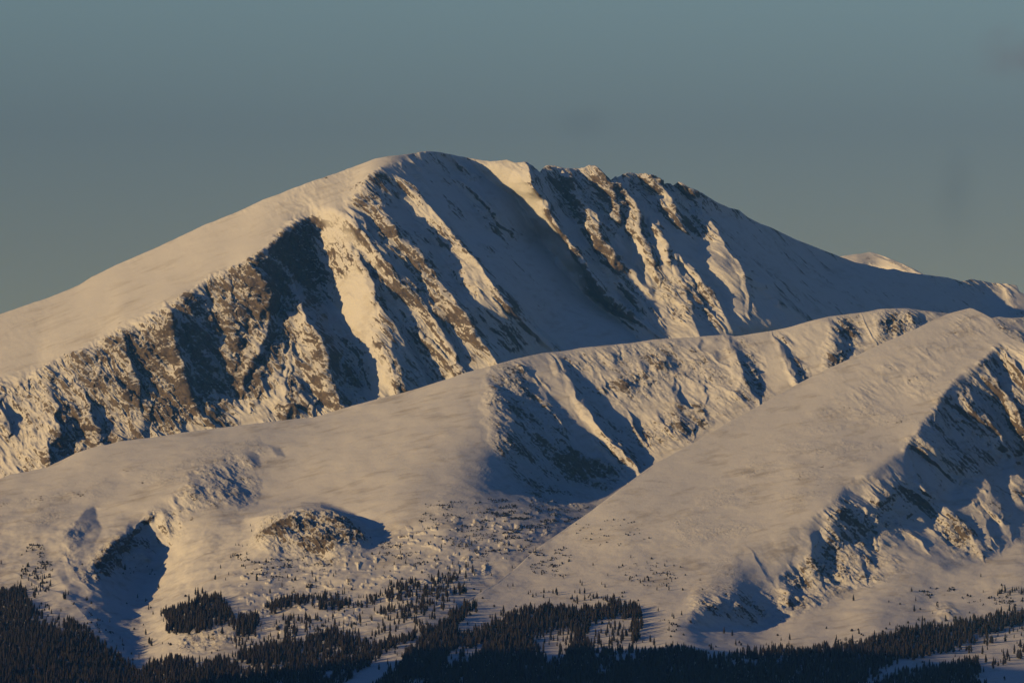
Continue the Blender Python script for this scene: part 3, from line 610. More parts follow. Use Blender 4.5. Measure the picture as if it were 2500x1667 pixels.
tiltB = tilt([(.12, [(-190,1215),(0,1215),(172,1167),(480,1095),(620,1085),(560,1150),(460,1160),(400,1230),(240,1240),(150,1310),(-190,1340)]),
 (.75, [(207,1247),(239,1242),(250,1295),(228,1337),(175,1343),(159,1311)]),
 (.45, [(455,1155),(521,1145),(574,1119),(600,1150),(585,1220),(531,1215),(470,1195)]), (.6, [(540,1175),(600,1150),(632,1190),(625,1225),(590,1242),(545,1215)]),
 (.45, [(361,1242),(420,1230),(430,1310),(400,1337),(370,1300)]),
 (.8, [(319,1274),(350,1274),(393,1348),(372,1370),(330,1335),(250,1372),(270,1340)]),
 (.65, [(250,1370),(370,1370),(400,1400),(380,1440),(330,1486),(370,1560),(345,1600),(298,1587),(234,1454)]),
 (.15, [(824,1190),(983,1190),(990,1225),(830,1225)]),
 (.55, [(765,1248),(860,1262),(935,1312),(900,1340),(800,1330),(770,1290)]),
 (-.45, [(560,1305),(640,1265),(680,1290),(640,1340),(600,1400),(530,1430),(520,1380)]),
 (-.35, [(540,1400),(640,1380),(660,1440),(560,1460)]), (-.4, [(1040,1275),(1100,1268),(1100,1290),(1040,1300)]), (-.4, [(980,1318),(1050,1308),(1050,1325),(980,1330)]),
 (-.3, [(430,1340),(500,1300),(520,1350),(470,1440),(430,1400)]),
 (-.25, [(430,1540),(560,1525),(590,1560),(560,1595),(450,1590)])], .8)
MIDR = [(.25, [(1205,895),(1300,880),(1303,930),(1356,975),(1460,1075),(1510,1150),(1550,1160),(1440,1240),(1330,1235),(1260,1200),(1215,1060)]),
 (1.3, [(1367,866),(1388,878),(1463,955),(1526,1030),(1580,1093),(1595,1125),(1564,1152),(1532,1104),(1479,1051),(1425,982),(1378,907)]),
 (-.55, [(1303,903),(1346,909),(1404,982),(1473,1062),(1526,1125),(1548,1152),(1516,1147),(1463,1072),(1409,1019),(1356,971),(1308,934)]), (-.9, [(1296,962),(1321,967),(1345,1005),(1330,1012)]),
 (-.6, [(1225,920),(1250,925),(1275,990),(1262,985)]), (-.6, [(1290,1050),(1320,1060),(1360,1120),(1345,1125)]), (-.7, [(1265,1040),(1290,1050),(1340,1140),(1320,1140)]), (-.6, [(1370,1110),(1400,1120),(1425,1165),(1400,1160)]),
 (1.4, [(1781,818),(1803,830),(1861,902),(1856,923),(1872,966),(1824,984),(1792,968),(1813,923),(1803,870)]), (1.5, [(1886,808),(1920,836),(1957,891),(1980,918),(1946,941),(1930,913),(1909,865)]),
 (1.3, [(2021,781),(2068,783),(2086,833),(2068,872),(2037,899),(2013,893),(2037,849)]), (1.2, [(1631,856),(1667,884),(1656,910),(1625,898)]), (1.4, [(1641,908),(1661,945),(1693,998),(1704,1030),(1693,1064),(1665,1074),(1654,1008),(1643,961)]),
 (1.3, [(1712,826),(1725,833),(1712,858),(1700,846)]), (1.3, [(1492,858),(1518,858),(1518,888),(1498,888)]), (1.3, [(1716,914),(1730,945),(1730,975),(1719,962)]), (1.4, [(1535,994),(1566,1030),(1577,1085),(1558,1076),(1541,1030)]),
 (1.3, [(1471,925),(1491,950),(1486,970),(1468,952)]), (1.2, [(2153,764),(2187,775),(2177,808),(2148,830),(2141,796)]), (1.2, [(2231,769),(2262,769),(2256,792),(2231,803)]),
 (1.0, [(1560,870),(1585,880),(1590,900),(1565,895)]), (1.0, [(1530,920),(1556,935),(1560,955),(1535,945)]), (1.1, [(1605,990),(1625,1010),(1630,1040),(1610,1030)]), (1.0, [(1745,850),(1762,860),(1760,885),(1745,878)]), (1.0, [(1580,930),(1600,940),(1606,962),(1585,955)])]
midrel = relief((1150, 2400, 730, 1280), MIDR, (.5, .86), .3, .85, seed=620, erode=6)
HILL = [(1.5, [(207,1243),(241,1240),(254,1295),(230,1340),(175,1346),(157,1311)]), (.8, [(455,1155),(521,1145),(574,1119),(600,1150),(585,1220),(531,1215),(470,1195)]), (.9, [(500,1165),(560,1150),(627,1190),(625,1225),(590,1245),(540,1225)]), (1.3, [(535,1190),(585,1170),(618,1200),(600,1235),(555,1225)]), (1.5, [(470,1185),(490,1180),(500,1215),(480,1222)]), (1.5, [(425,1215),(440,1210),(450,1250),(435,1255)]),
 (1.2, [(361,1242),(420,1230),(430,1310),(400,1337),(370,1300)]), (-.4, [(375,1250),(395,1245),(405,1300),(392,1310)]), (2.0, [(319,1270),(352,1270),(396,1348),(372,1374),(330,1338),(250,1375),(268,1340)]),
 (1.0, [(140,1400),(250,1372),(370,1372),(400,1400),(385,1440),(330,1486),(370,1560),(345,1600),(298,1587),(234,1500),(180,1460)]),
 (1.3, [(765,1248),(860,1262),(935,1312),(900,1340),(800,1330),(770,1290)]), (-.6, [(560,1305),(640,1265),(690,1255),(690,1290),(640,1340),(600,1400),(530,1430),(520,1380)]), (1.3, [(705,1262),(735,1275),(745,1330),(722,1325)]), (1.2, [(665,1290),(685,1300),(672,1345),(655,1340)]),
 (-.5, [(540,1400),(640,1380),(660,1440),(560,1460)]), (-.7, [(1035,1278),(1100,1268),(1105,1288),(1040,1300)]), (-.6, [(975,1320),(1050,1308),(1055,1325),(980,1332)]), (-.4, [(430,1340),(500,1300),(520,1350),(470,1440),(430,1400)]),
 (-.5, [(430,1540),(560,1525),(590,1560),(560,1595),(450,1590)]), (1.2, [(590,1100),(625,1105),(650,1135),(625,1140)]), (1.2, [(655,1085),(690,1095),(700,1115),(675,1112)])]
hillrel = relief((-60, 1180, 1040, 1640), HILL, (.55, .83), .12, .8, seed=630, erode=5, hp=60)
def dmodB(px, py, D):
    D = D+midrel(px, py)+hillrel(px, py)
    v = py-np.interp(px, kt[:, 0], kt[:, 1])
    hh = 170*sstep(585, 700, px)*(1-sstep(800, 925, px))
    D = D-np.where(v > 0, hh*np.exp(-(v/95.)**2), hh*np.exp(-(v/7.)**2))
    D = D-32*np.exp(-((px-620)/70.)**2-((py-1370)/60.)**2)-26*np.exp(-((px-560)/60.)**2-((py-1440)/40.)**2)
    D = D-18*np.exp(-((px-1075)/40.)**2-((py-1285)/18.)**2)
    # deep hollow in the shade of the left hill
    D = D+125*np.exp(-((px-362)/82.)**2-((py-1425)/100.)**2)
    return D
roughB = raster([(1., [(650,1262),(735,1243),(830,1250),(900,1290),(905,1330),(830,1350),(740,1345),(630,1340),(620,1310)]), (.8, [(660,1345),(830,1350),(840,1410),(720,1390),(640,1360)]),
 (.8, [(230,1350),(290,1300),(350,1270),(390,1340),(300,1375),(250,1440),(200,1430),(215,1390)]), (.7, [(361,1235),(480,1170),(560,1200),(500,1240),(430,1310),(400,1337),(370,1300)]),
 (.75, [(455,1150),(530,1130),(580,1110),(635,1150),(640,1225),(590,1250),(470,1225)]), (.8, [(430,1545),(520,1530),(580,1535),(560,1570),(470,1600),(430,1580)]), (.6, [(150,1310),(220,1260),(200,1330),(170,1400),(140,1370)]), (.5, [(1180,1000),(1300,1230),(1430,1240),(1500,1200),(1400,1050),(1250,900),(1190,900)])], 2)
roughB = np.maximum(roughB, _b*.4)
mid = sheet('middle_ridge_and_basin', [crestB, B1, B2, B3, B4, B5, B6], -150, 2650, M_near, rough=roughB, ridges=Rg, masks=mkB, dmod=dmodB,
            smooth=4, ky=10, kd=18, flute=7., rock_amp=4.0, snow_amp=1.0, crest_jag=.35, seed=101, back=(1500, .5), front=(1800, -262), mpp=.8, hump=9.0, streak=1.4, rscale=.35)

# ------------------------------------------------------------------ near hill on the right
crestA = [(940,1720),(1000,1610),(1064,1545),(1112,1498),(1137,1470),(1159,1454),(1217,1419),(1265,1381),(1306,1342),(1332,1323),(1373,1295),(1443,1247),(1566,1154),(1597,1132),(1706,1074),(1800,1018),(1857,988),(1937,942),
 (2010,905),(2087,870),(2160,835),(2230,806),(2272,784),(2317,765),(2368,752),(2377,754),(2400,765),(2422,777),(2438,803),(2470,825),(2500,838),(2560,870),(2650,930)]
cA = np.array([(940, 6220), (1000, 6640), (1064, 6860), (1140, 7110), (1443, 7700), (1566, 7850), (1800, 8060), (2100, 8260), (2377, 8440), (2400, 8480), (2440, 8570), (2500, 8720), (2650, 8950)], float)
crestA = [(x, y, float(np.interp(x, cA[:, 0], cA[:, 1]))) for x, y in crestA]
A1 = [(940, 1725, 6350), (1200, 1560, 6830), (1400, 1500, 7060), (1600, 1480, 7120), (1700, 1430, 7185), (1760, 1390, 7240), (1802, 1335, 7300), (1900, 1300, 7405), (1980, 1262, 7500), (2023, 1227, 7552), (2058, 1195, 7600), (2119, 1150, 7675), (2160, 1128, 7725), (2214, 1092, 7800),
      (2230, 1060, 7830), (2285, 995, 7925), (2323, 934, 8020), (2406, 872, 8200), (2447, 838, 8360), (2500, 855, 8650), (2650, 960, 8800)]
A2 = [(940, 1726, 6340), (1200, 1570, 6790), (1400, 1530, 6960), (1600, 1530, 7010), (1720, 1530, 7115), (1873, 1527, 7190), (1960, 1490, 7270), (2040, 1466, 7320), (2125, 1429, 7370), (2214, 1416, 7400), (2292, 1412, 7430), (2414, 1371, 7530), (2500, 1317, 7660), (2650, 1280, 8050)]
A3 = [(940, 1728, 6330), (1200, 1620, 6560), (1400, 1600, 6780), (1700, 1595, 6860), (1972, 1580, 6900), (2108, 1551, 7000), (2278, 1517, 7110), (2352, 1500, 7140), (2500, 1483, 7220), (2650, 1470, 7250)]
A4 = [(940, 1730, 6325), (1200, 1725, 6200), (1800, 1725, 6230), (2200, 1725, 6150), (2500, 1725, 5950), (2650, 1725, 5950)]
rimx = [p[0] for p in A1 if p[0] >= 1700]; rimy = [p[1] for p in A1 if p[0] >= 1700]
rimx = [1400, 1560, 1640]+rimx; rimy = [1900, 1640, 1500]+rimy
ftx = [p[0] for p in A2]; fty = [p[1] for p in A2]
def baseA(px, py):
    D = 7700-.21*(px-1443)-1.9*(py-1247)-.004*np.clip(py-1300, 0, None)**2-.0012*np.clip(1443-px, 0, None)**2
    D = D+55*gnoise(px/420., py/300., px*0, 211)
    P1 = D; yr = np.interp(px, rimx, rimy)+6*gnoise(px/50., px*0, px*0, 212); _g = np.arange(900, 2700, 5.); _w = np.hanning(27)[1:-1]; yf = np.interp(px, _g[12:-12], np.convolve(np.interp(_g, ftx, fty), _w/_w.sum(), 'valid'))
    Dr = 7700-.21*(px-1443)-1.9*(yr-1247)-.004*np.clip(yr-1300, 0, None)**2+55*gnoise(px/420., yr/300., px*0, 211)
    Df = np.interp(px, [1640, 1720, 1873, 1960, 2040, 2125, 2214, 2292, 2414, 2500, 2650], [6880, 6985, 7135, 7215, 7280, 7345, 7400, 7450, 7560, 7680, 7850])
    Db = np.interp(px, [1600, 2000, 2500, 2650], [6030, 6180, 6330, 6400]); ym = yr+.55*(yf-yr); Dm = Df+.62*(yf-ym)/(yf-ym+1e-6)*0+(Dr-Df)*.60*0+Df*0
    Dm = np.minimum(Df+.45*(yf-yr)*.73*2.55, Dr-20); Dm = np.maximum(Dm, Df+10)
    face = np.where(py < ym, Dr+(py-yr)/np.maximum(ym-yr, 4)*(Dm-Dr), Dm+(py-ym)/np.maximum(yf-ym, 4)*(Df-Dm))
    face = np.where(py > yf, Df+(py-yf)/np.maximum(1725-yf, 4)*(Db-Df), face)
    w = sstep(1600, 1750, px)
    return np.where(py > yr, P1*(1-w)+face*w, P1)
Rg = []
rd([(2447,845,0),(2470,880,24),(2500,920,34),(2540,980,34)], sl=.7, sr=1.0, rk=.5)
rd([(2400,880,0),(2425,905,26),(2450,960,40),(2480,1010,44),(2510,1060,40)], sl=.8, sr=1.1, rk=.5)
rd([(2335,930,0),(2365,950,20),(2400,1000,36),(2435,1060,44),(2470,1120,48),(2500,1170,50),(2530,1230,30)], sl=.75, sr=1.1, rk=.5)
rd([(2295,975,0),(2325,1000,20),(2350,1030,34),(2385,1060,34),(2415,1095,24),(2440,1120,0)], sl=.8, sr=1.2, rk=.6)
rd([(2425,1060,0),(2450,1080,16),(2480,1130,24),(2510,1190,20)], sl=.9, sr=1.0, rk=.5)
rd([(2285,1010,0),(2300,1040,18),(2340,1085,28),(2380,1140,36),(2420,1190,40),(2450,1250,40),(2470,1300,20),(2480,1330,0)], sl=.7, sr=1.1, rk=.5)
rd([(2220,1085,0),(2250,1100,20),(2290,1130,34),(2330,1170,40),(2370,1220,44),(2405,1270,44),(2430,1330,24),(2440,1360,0)], sl=.6, sr=1.1, rk=.5)
rd([(2215,1100,0),(2235,1150,24),(2265,1190,32),(2300,1230,34),(2335,1270,38),(2370,1310,36),(2400,1360,20),(2410,1380,0)], sl=.7, sr=1.0, rk=.6)
rd([(2160,1130,0),(2180,1160,12),(2205,1190,16),(2210,1200,0)], sl=.3, sr=1.2, rk=.3)
rd([(2100,1165,0),(2140,1200,16),(2160,1222,22),(2150,1240,0)], sl=.2, sr=1.6, rk=.6)
rd([(2030,1225,0),(2052,1250,20),(2058,1300,30),(2075,1340,36),(2100,1380,40),(2125,1420,20),(2130,1432,0)], sl=.3, sr=1.5, rk=.8, rw=22)
rd([(2105,1230,0),(2120,1250,16),(2115,1275,0)], sl=.9, sr=1.5, rk=.9)
rd([(2118,1285,0),(2130,1310,18),(2140,1345,16),(2140,1350,0)], sl=.7, sr=1.2, rk=.7)
rd([(2205,1240,0),(2220,1255,20),(2205,1280,0)], sl=1., sr=1.3, rk=.9)
rd([(2260,1240,0),(2310,1265,34),(2325,1300,34),(2340,1330,16),(2350,1350,0)], sl=.6, sr=1.2, rk=.95, rw=24)
rd([(2190,1290,0),(2230,1310,14),(2260,1340,20),(2285,1360,0)], sl=.7, sr=1.1, rk=.2)
rd([(2370,1250,0),(2400,1290,24),(2425,1330,30),(2435,1350,0)], sl=.8, sr=1.2, rk=.8, rw=16)
rd([(1996,1290,0),(1985,1320,14),(1985,1345,20),(1995,1380,24),(2005,1420,24),(2010,1455,0)], sl=.3, sr=1.6, rk=.7, rw=14)
rd([(2030,1320,0),(2040,1360,14),(2060,1400,20),(2080,1440,0)], sl=.6, sr=1.4, rk=.9, rw=14)
rd([(1930,1375,0),(1940,1400,16),(1955,1425,14),(1960,1440,0)], sl=.5, sr=1.4, rk=.9, rw=14)
rd([(1915,1400,0),(1918,1430,18),(1925,1470,22),(1930,1490,0)], sl=.4, sr=1.4, rk=.9, rw=16)
rd([(1945,1440,0),(1950,1460,16),(1945,1485,0)], sl=.8, sr=1.4, rk=.9, rw=10)
rd([(1775,1445,0),(1782,1465,14),(1785,1490,0)], sl=.5, sr=1.3, rk=.9, rw=10)
rd([(1840,1450,0),(1850,1480,16),(1870,1520,18),(1875,1532,0)], sl=.5, sr=1.3, rk=.9, rw=14)
rd([(1812,1450,0),(1815,1475,12),(1820,1500,0)], sl=.5, sr=1.3, rk=.9, rw=10)
rd([(1700,1460,0),(1720,1490,14),(1765,1530,14),(1775,1545,0)], sl=.5, sr=1.0, rk=.8, rw=12)
rd([(1815,1325,0),(1840,1360,10),(1870,1410,14),(1895,1445,0)], sl=.2, sr=.6, rk=.15)
mkA = raster([
 (.22, [(1900,1050),(2370,760),(2440,830),(2300,950),(2200,1080),(2000,1220),(1700,1400),(1600,1300)]),
 (.42, [(2200,1080),(2285,1000),(2323,934),(2450,840),(2540,860),(2560,1300),(2420,1350),(2300,1200)]),
 (.62, [(2040,1210),(2110,1220),(2180,1160),(2230,1180),(2330,1250),(2430,1370),(2350,1370),(2250,1290),(2150,1330),(2130,1430),(2040,1460),(1960,1480),(1930,1420),(2010,1330)]),
 (.75, [(2030,1230),(2070,1300),(2110,1370),(2125,1420),(2050,1450),(1990,1420),(2000,1300)]),
 (.65, [(1690,1455),(1800,1445),(1900,1450),(1910,1400),(1970,1380),(2000,1420),(2040,1460),(1960,1500),(1870,1530),(1780,1520),(1690,1520)]),
 (.35, [(1690,1440),(1802,1335),(1900,1450),(1700,1460)]),
 (.30, [(2160,1340),(2280,1420),(2140,1440)]),
 (.65, [(2275,1485),(2320,1470),(2360,1490),(2320,1520),(2290,1515)]),
], 3)
tiltA = tilt([(-.6, [(2060,1395),(2150,1350),(2260,1350),(2400,1385),(2300,1430),(2100,1455)]), (-.5, [(1990,1530),(2100,1500),(2150,1530),(2060,1560)]),
 (.35, [(2350,1100),(2500,1150),(2640,1300),(2500,1330),(2400,1280)]), (.15, [(1802,1335),(1850,1390),(1890,1440),(1760,1445),(1730,1430)]), (-.3, [(1560,1460),(1640,1450),(1640,1560),(1575,1570)]), (.15, [(1900,1060),(2370,770),(2430,830),(2300,940),(2210,1060),(2000,1210)])], .73)
FACE = [(.3, [(2058,1195),(2214,1092),(2323,934),(2450,838),(2640,900),(2640,1300),(2414,1371),(2125,1429),(2000,1460),(2010,1330)]),
 (-1.2, [(2302,982),(2345,966),(2382,1008),(2414,1051),(2446,1099),(2419,1099),(2377,1051),(2345,1014)]), (-1.1, [(2361,907),(2409,918),(2430,955),(2472,1008),(2520,1071),(2520,1134),(2467,1051),(2419,982),(2377,945)]),
 (-1.0, [(2217,1072),(2260,1077),(2318,1131),(2366,1184),(2419,1242),(2446,1279),(2409,1269),(2355,1210),(2292,1147),(2239,1109)]), (-.7, [(2063,1189),(2111,1157),(2196,1200),(2153,1237),(2100,1210)]),
 (-1.0, [(2223,1173),(2260,1194),(2260,1242),(2223,1232)]), (-1.2, [(2122,1290),(2143,1295),(2159,1333),(2148,1354),(2116,1327)]), (-1.0, [(2196,1295),(2239,1306),(2281,1354),(2249,1348),(2207,1322)]),
 (-1.0, [(2270,1253),(2318,1242),(2366,1295),(2414,1354),(2382,1364),(2329,1327),(2281,1295)]), (-.5, [(2153,1343),(2207,1333),(2313,1396),(2499,1322),(2500,1370),(2260,1439),(2143,1444),(2127,1423)]),
 (1.2, [(2062,1222),(2090,1242),(2095,1290),(2148,1359),(2127,1396),(2100,1343),(2068,1290),(2054,1253)]), (1.3, [(1981,1302),(2001,1291),(1996,1333),(2012,1370),(2017,1422),(1993,1414),(1981,1354)]), (1.2, [(2122,1237),(2180,1203),(2217,1198),(2164,1253),(2127,1276)]),
 (1.2, [(1896,1405),(1941,1389),(1964,1423),(1943,1478),(1907,1467)]), (.8, [(1800,1449),(1835,1453),(1879,1476),(1868,1521),(1823,1510),(1800,1476)]), (-.35, [(1690,1455),(1780,1430),(1790,1535),(1700,1550)]), (.9, [(1715,1455),(1735,1455),(1750,1500),(1735,1510)]), (.9, [(1760,1450),(1775,1450),(1785,1490),(1772,1500)]), (-.9, [(1835,1440),(1860,1440),(1850,1480),(1838,1475)]), (-.9, [(1960,1400),(1978,1390),(1985,1440),(1968,1455)]),
 (-.9, [(1905,1440),(1925,1455),(1918,1480),(1900,1470)]), (1.1, [(2005,1360),(2030,1370),(2050,1420),(2030,1440),(2010,1400)]), (-.8, [(2290,1100),(2320,1110),(2400,1200),(2380,1200)]), (-.8, [(2440,1150),(2460,1150),(2500,1230),(2480,1230)]), (-.8, [(2395,1010),(2410,1010),(2470,1110),(2455,1110)]),
 (-.8, [(2425,860),(2450,860),(2500,930),(2485,940)])]
facerel = relief((1640, 2640, 800, 1620), FACE, (.6, .8), .3, .73, seed=640, erode=5)
def dmodA(px, py, D):
    D = D+facerel(px, py)
    D = D+bspl(tiltA, px, py)
    D = D-26*np.exp(-((px-2330)/60.)**2-((py-1490)/22.)**2)
    D = D+20*np.exp(-((px-2060)/60.)**2-((py-1520)/30.)**2)
    return D
near = sheet('near_hill', [crestA, A4], 940, 2650, M_near, base=baseA, rough=raster([(.8, [(1690,1455),(1900,1450),(1910,1400),(2010,1330),(2040,1215),(2110,1225),(2180,1170),(2330,1240),(2430,1370),(2250,1350),(2130,1430),(2040,1465),(1870,1535),(1690,1530)]), (.8, [(2275,1485),(2320,1470),(2360,1490),(2320,1520),(2290,1515)])], 2), ridges=Rg, masks=mkA, dmod=dmodA,
             smooth=3, ky=10, kd=34, flute=9., rock_amp=4.0, snow_amp=.8, crest_jag=.25, seed=201, back=(1100, .5), front=(1600, -262), mpp=.73, hump=3.5, streak=1.6, rscale=.35)


# ------------------------------------------------------------------ the wide valley floor and the ridge outside the frame that shades the forest
def plain(name, xs, ys, zf, mat):
    X, Y = np.meshgrid(xs, ys[::-1]); Z = zf(X, Y)
    o = grid_mesh(name, np.stack([X, Y, Z], -1), {'rock': X*0}, mat); o['kind'] = 'structure'; return o
gx = np.sign(np.linspace(-1, 1, 121))*np.abs(np.linspace(-1, 1, 121))**2.2*60000
gy = -3000+np.linspace(0, 1, 160)**2*60000
plain('ground', gx, gy, lambda X, Y: -265-8*fbm(X, Y, X*0, 900, 3, 5)*np.clip(Y/1500, .2, 1), M_near)
def hillz(X, Y):
    # crest line runs away from the camera, left of the frame
    cx = -1650-.10*(Y-5200); d = (X-cx)/520.
    along = sstep(2600, 4200, Y)*(1-sstep(HILL_END-700, HILL_END, Y))
    return -290+HILL_H*np.exp(-d*d)*along*(1+.18*fbm(X, Y, X*0, 500, 4, 7))
HILL_H = 760; HILL_END = 6300
plain('hills', np.linspace(-3600, -700, 160), np.linspace(2400, 6900, 220), hillz, M_near)

# ------------------------------------------------------------------ trees
rng = np.random.RandomState(7); random.seed(7)
def tree_mat(name, a, b_):
    m, n, b = new_mat(name); tc = n.nodes.new('ShaderNodeTexCoord')
    g = n.nodes.new('ShaderNodeNewGeometry')
    nn = noise_node(n, g.outputs['Position'], .09, 3, .6); mr = n.nodes.new('ShaderNodeMapRange'); mr.inputs[1].default_value = .35; mr.inputs[2].default_value = .65
    n.links.new(nn, mr.inputs[0])
    n.links.new(mix_col(n, mr.outputs[0], a, b_), b.inputs['Base Color']); b.inputs['Roughness'].default_value = .9; b.inputs['Specular IOR Level'].default_value = .1
    return m
M_crown = tree_mat('spruce_needles', (.020, .021, .021), (.046, .038, .034))
M_bark = tree_mat('spruce_bark', (.06, .045, .035), (.09, .07, .05))
def crown_geo(r, tiers=7, seg=7, h=1.0, w=.19):
    V = []; Fc = []
    for t in range(tiers):
        f = t/tiers; z0 = .10+.86*f; z1 = min(1.0, z0+.86/tiers*1.9+.02)
        rad = w*(1-f)**.85*(1.0 if t else .72)+.012
        i0 = len(V); V.append((0, 0, z1)); ph = r.rand()*6.28
        for s_ in range(seg):
            a = ph+s_*2*math.pi/seg; rr = rad*(.62+.55*r.rand()); V.append((rr*math.cos(a), rr*math.sin(a), z0-.03*r.rand()))
        for s_ in range(seg): Fc.append((i0, i0+1+s_, i0+1+(s_+1) % seg))
    return np.array(V, float), np.array(Fc, int)
def trunk_geo():
    V = []; Fc = []
    for z, rr in ((-.06, .016), (.16, .013), (.8, .004)):
        for s_ in range(5): V.append((rr*math.cos(s_*1.2566), rr*math.sin(s_*1.2566), z))
    for k in range(2):
        for s_ in range(5):
            a = k*5+s_; b = k*5+(s_+1) % 5; Fc += [(a, b, b+5), (a, b+5, a+5)]
    return np.array(V, float), np.array(Fc, int)
protos = [crown_geo(np.random.RandomState(i), 7 if i % 2 else 6, 7, 1, .15+.03*(i % 4)) for i in range(8)]
bushes = [crown_geo(np.random.RandomState(50+i), 3, 7, 1, .55+.1*i) for i in range(4)]
trk = trunk_geo()
def tri_mesh(name, V, Fc, mat):
    me = bpy.data.meshes.new(name); me.vertices.add(len(V)); me.vertices.foreach_set('co', V.reshape(-1).astype(np.float32))
    me.loops.add(Fc.size); me.loops.foreach_set('vertex_index', Fc.reshape(-1).astype(np.int32))
    me.polygons.add(len(Fc)); me.polygons.foreach_set('loop_start', np.arange(0, Fc.size, 3, dtype=np.int32))
    me.update(calc_edges=True); me.materials.append(mat); return me
# density of trees per patch of the slope: (mean area in photo pixels per tree, min height, max height, polygon)
S = 14
FOREST_ = [
 ('left', 26, 9, 14, [(-60,1435),(19,1428),(41,1412),(64,1416),(73,1454),(96,1489),(112,1505),(150,1530),(200,1560),(255,1600),(300,1640),(345,1700),(-60,1710)], 0),
 ('left', 30, 8, 13, [(159,1486),(191,1508),(255,1556),(319,1607),(345,1640),(330,1700),(260,1640),(190,1570),(150,1520)], 0),
 ('left', 160, 6, 10, [(73,1440),(120,1470),(165,1505),(150,1530),(96,1500)], 0),
 ('left', 60, 4, 8, [(52,1375),(80,1375),(125,1400),(130,1430),(70,1432),(55,1410)], 0),
 ('left', 130, 3, 6, [(42,1335),(105,1322),(108,1345),(60,1352)], 0),
 ('left', 170, 3, 6, [(95,1355),(120,1352),(128,1385),(90,1375)], 0),
 ('low', 26, 9, 14, [(338,1629),(383,1607),(446,1603),(510,1607),(542,1596),(568,1607),(600,1626),(700,1613),(760,1610),(800,1640),(860,1690),(860,1710),(330,1710)], 0),
 ('grove', 60, 5, 9, [(345,1483),(376,1483),(378,1490),(345,1490)], 0),
 ('grove', 24, 9, 15, [(399,1489),(408,1470),(446,1473),(469,1454),(507,1438),(542,1446),(555,1466),(566,1500),(606,1492),(640,1500),(625,1530),(590,1526),(587,1545),(575,1520),(548,1512),(478,1530),(434,1532),(405,1520)], 0),
 ('grove', 40, 6, 11, [(585,1520),(625,1525),(620,1545),(587,1550)], 0),
 ('belt', 26, 7, 12, [(635,1470),(712,1444),(776,1447),(846,1451),(865,1470),(814,1480),(751,1474),(719,1468),(655,1485)], 0),
 ('belt', 46, 6, 11, [(846,1451),(897,1447),(942,1441),(948,1422),(974,1406),(1031,1403),(1100,1384),(1160,1372),(1165,1385),(1100,1430),(1038,1444),(967,1462),(910,1466),(865,1476)], 0),
 ('basin', 75, 7, 12, [(687,1505),(735,1485),(770,1500),(765,1530),(700,1545),(687,1540)], 0),
 ('basin', 75, 7, 12, [(910,1473),(1000,1455),(1060,1440),(1100,1420),(1150,1420),(1100,1470),(1038,1510),(960,1515)], 0),
 ('basin', 190, 6, 11, [(560,1560),(640,1505),(700,1490),(900,1480),(1060,1445),(1100,1440),(1060,1490),(1000,1530),(880,1550),(760,1545),(600,1600)], 0),
 ('low', 26, 8, 13, [(566,1590),(600,1575),(687,1553),(751,1543),(795,1540),(815,1530),(872,1550),(897,1562),(942,1553),(1010,1534),(1060,1511),(1075,1520),(1000,1553),(942,1581),(880,1625),(850,1650),(760,1620),(700,1613),(620,1620)], 0),
 ('mid', 26, 9, 14, [(870,1690),(925,1650),(975,1610),(1000,1575),(1050,1530),(1110,1480),(1150,1455),(1175,1458),(1110,1520),(1128,1534),(1179,1524),(1223,1502),(1271,1480),(1351,1473),(1446,1472),(1504,1463),(1555,1469),(1568,1486),(1561,1550),(1542,1570),(1606,1578),(1670,1569),(1710,1585),(1710,1710),(870,1710)], 0),
 ('mid', 90, 5, 9, [(1370,1440),(1420,1438),(1500,1437),(1575,1452),(1570,1470),(1500,1455),(1440,1462),(1400,1466)], 0),
 ('slope', 600, 3, 7, [(1280,1440),(1350,1420),(1500,1400),(1640,1390),(1640,1440),(1580,1455),(1480,1435),(1300,1455)], 0),
 ('slope', 1500, 2.5, 5, [(1330,1380),(1400,1340),(1650,1350),(1650,1400),(1500,1420),(1350,1410)], 0),
 ('rightwood', 26, 8, 13, [(1700,1585),(1751,1594),(1792,1589),(1877,1575),(1921,1568),(1972,1582),(1982,1572),(2101,1555),(2176,1534),(2244,1521),(2346,1507),(2448,1490),(2560,1475),(2560,1500),(2414,1536),(2312,1580),(2200,1600),(2120,1640),(2080,1710),(1700,1710)], 0),
 ('rightwood', 28, 8, 12, [(2100,1700),(2150,1655),(2200,1630),(2312,1612),(2385,1595),(2400,1620),(2380,1650),(2410,1660),(2405,1710),(2100,1710)], 0),
 ('rightwood', 150, 7, 12, [(2312,1595),(2414,1551),(2560,1500),(2560,1560),(2500,1590),(2440,1620),(2400,1610)], 0),
 ('rightstrip', 40, 5, 8, [(2390,1434),(2450,1434),(2520,1428),(2520,1442),(2400,1440)], 0),
 ('rightstrip', 500, 3, 6, [(2330,1450),(2520,1450),(2520,1470),(2350,1478)], 0),
 ('knoll', 500, 3, 7, [(560,1380),(620,1330),(650,1335),(720,1380),(640,1400),(560,1420)], 0),
 ('knoll', 160, 4, 8, [(700,1400),(760,1390),(830,1395),(825,1420),(760,1435),(715,1425)], 0),
 ('basin', 420, 3, 7, [(930,1330),(1040,1300),(1120,1300),(1180,1330),(1160,1370),(1040,1400),(950,1400),(900,1440),(850,1445),(930,1390)], 0),
]
FOREST = [(z, (a*.62 if a < 40 else a*.75), h0*.8, h1*1.45, p, q) for z, a, h0, h1, p, q in FOREST_]
FOREST += [(z, a*9, h0*.45, h1*.7, p, 1) for z, a, h0, h1, p, q in FOREST if a < 60]
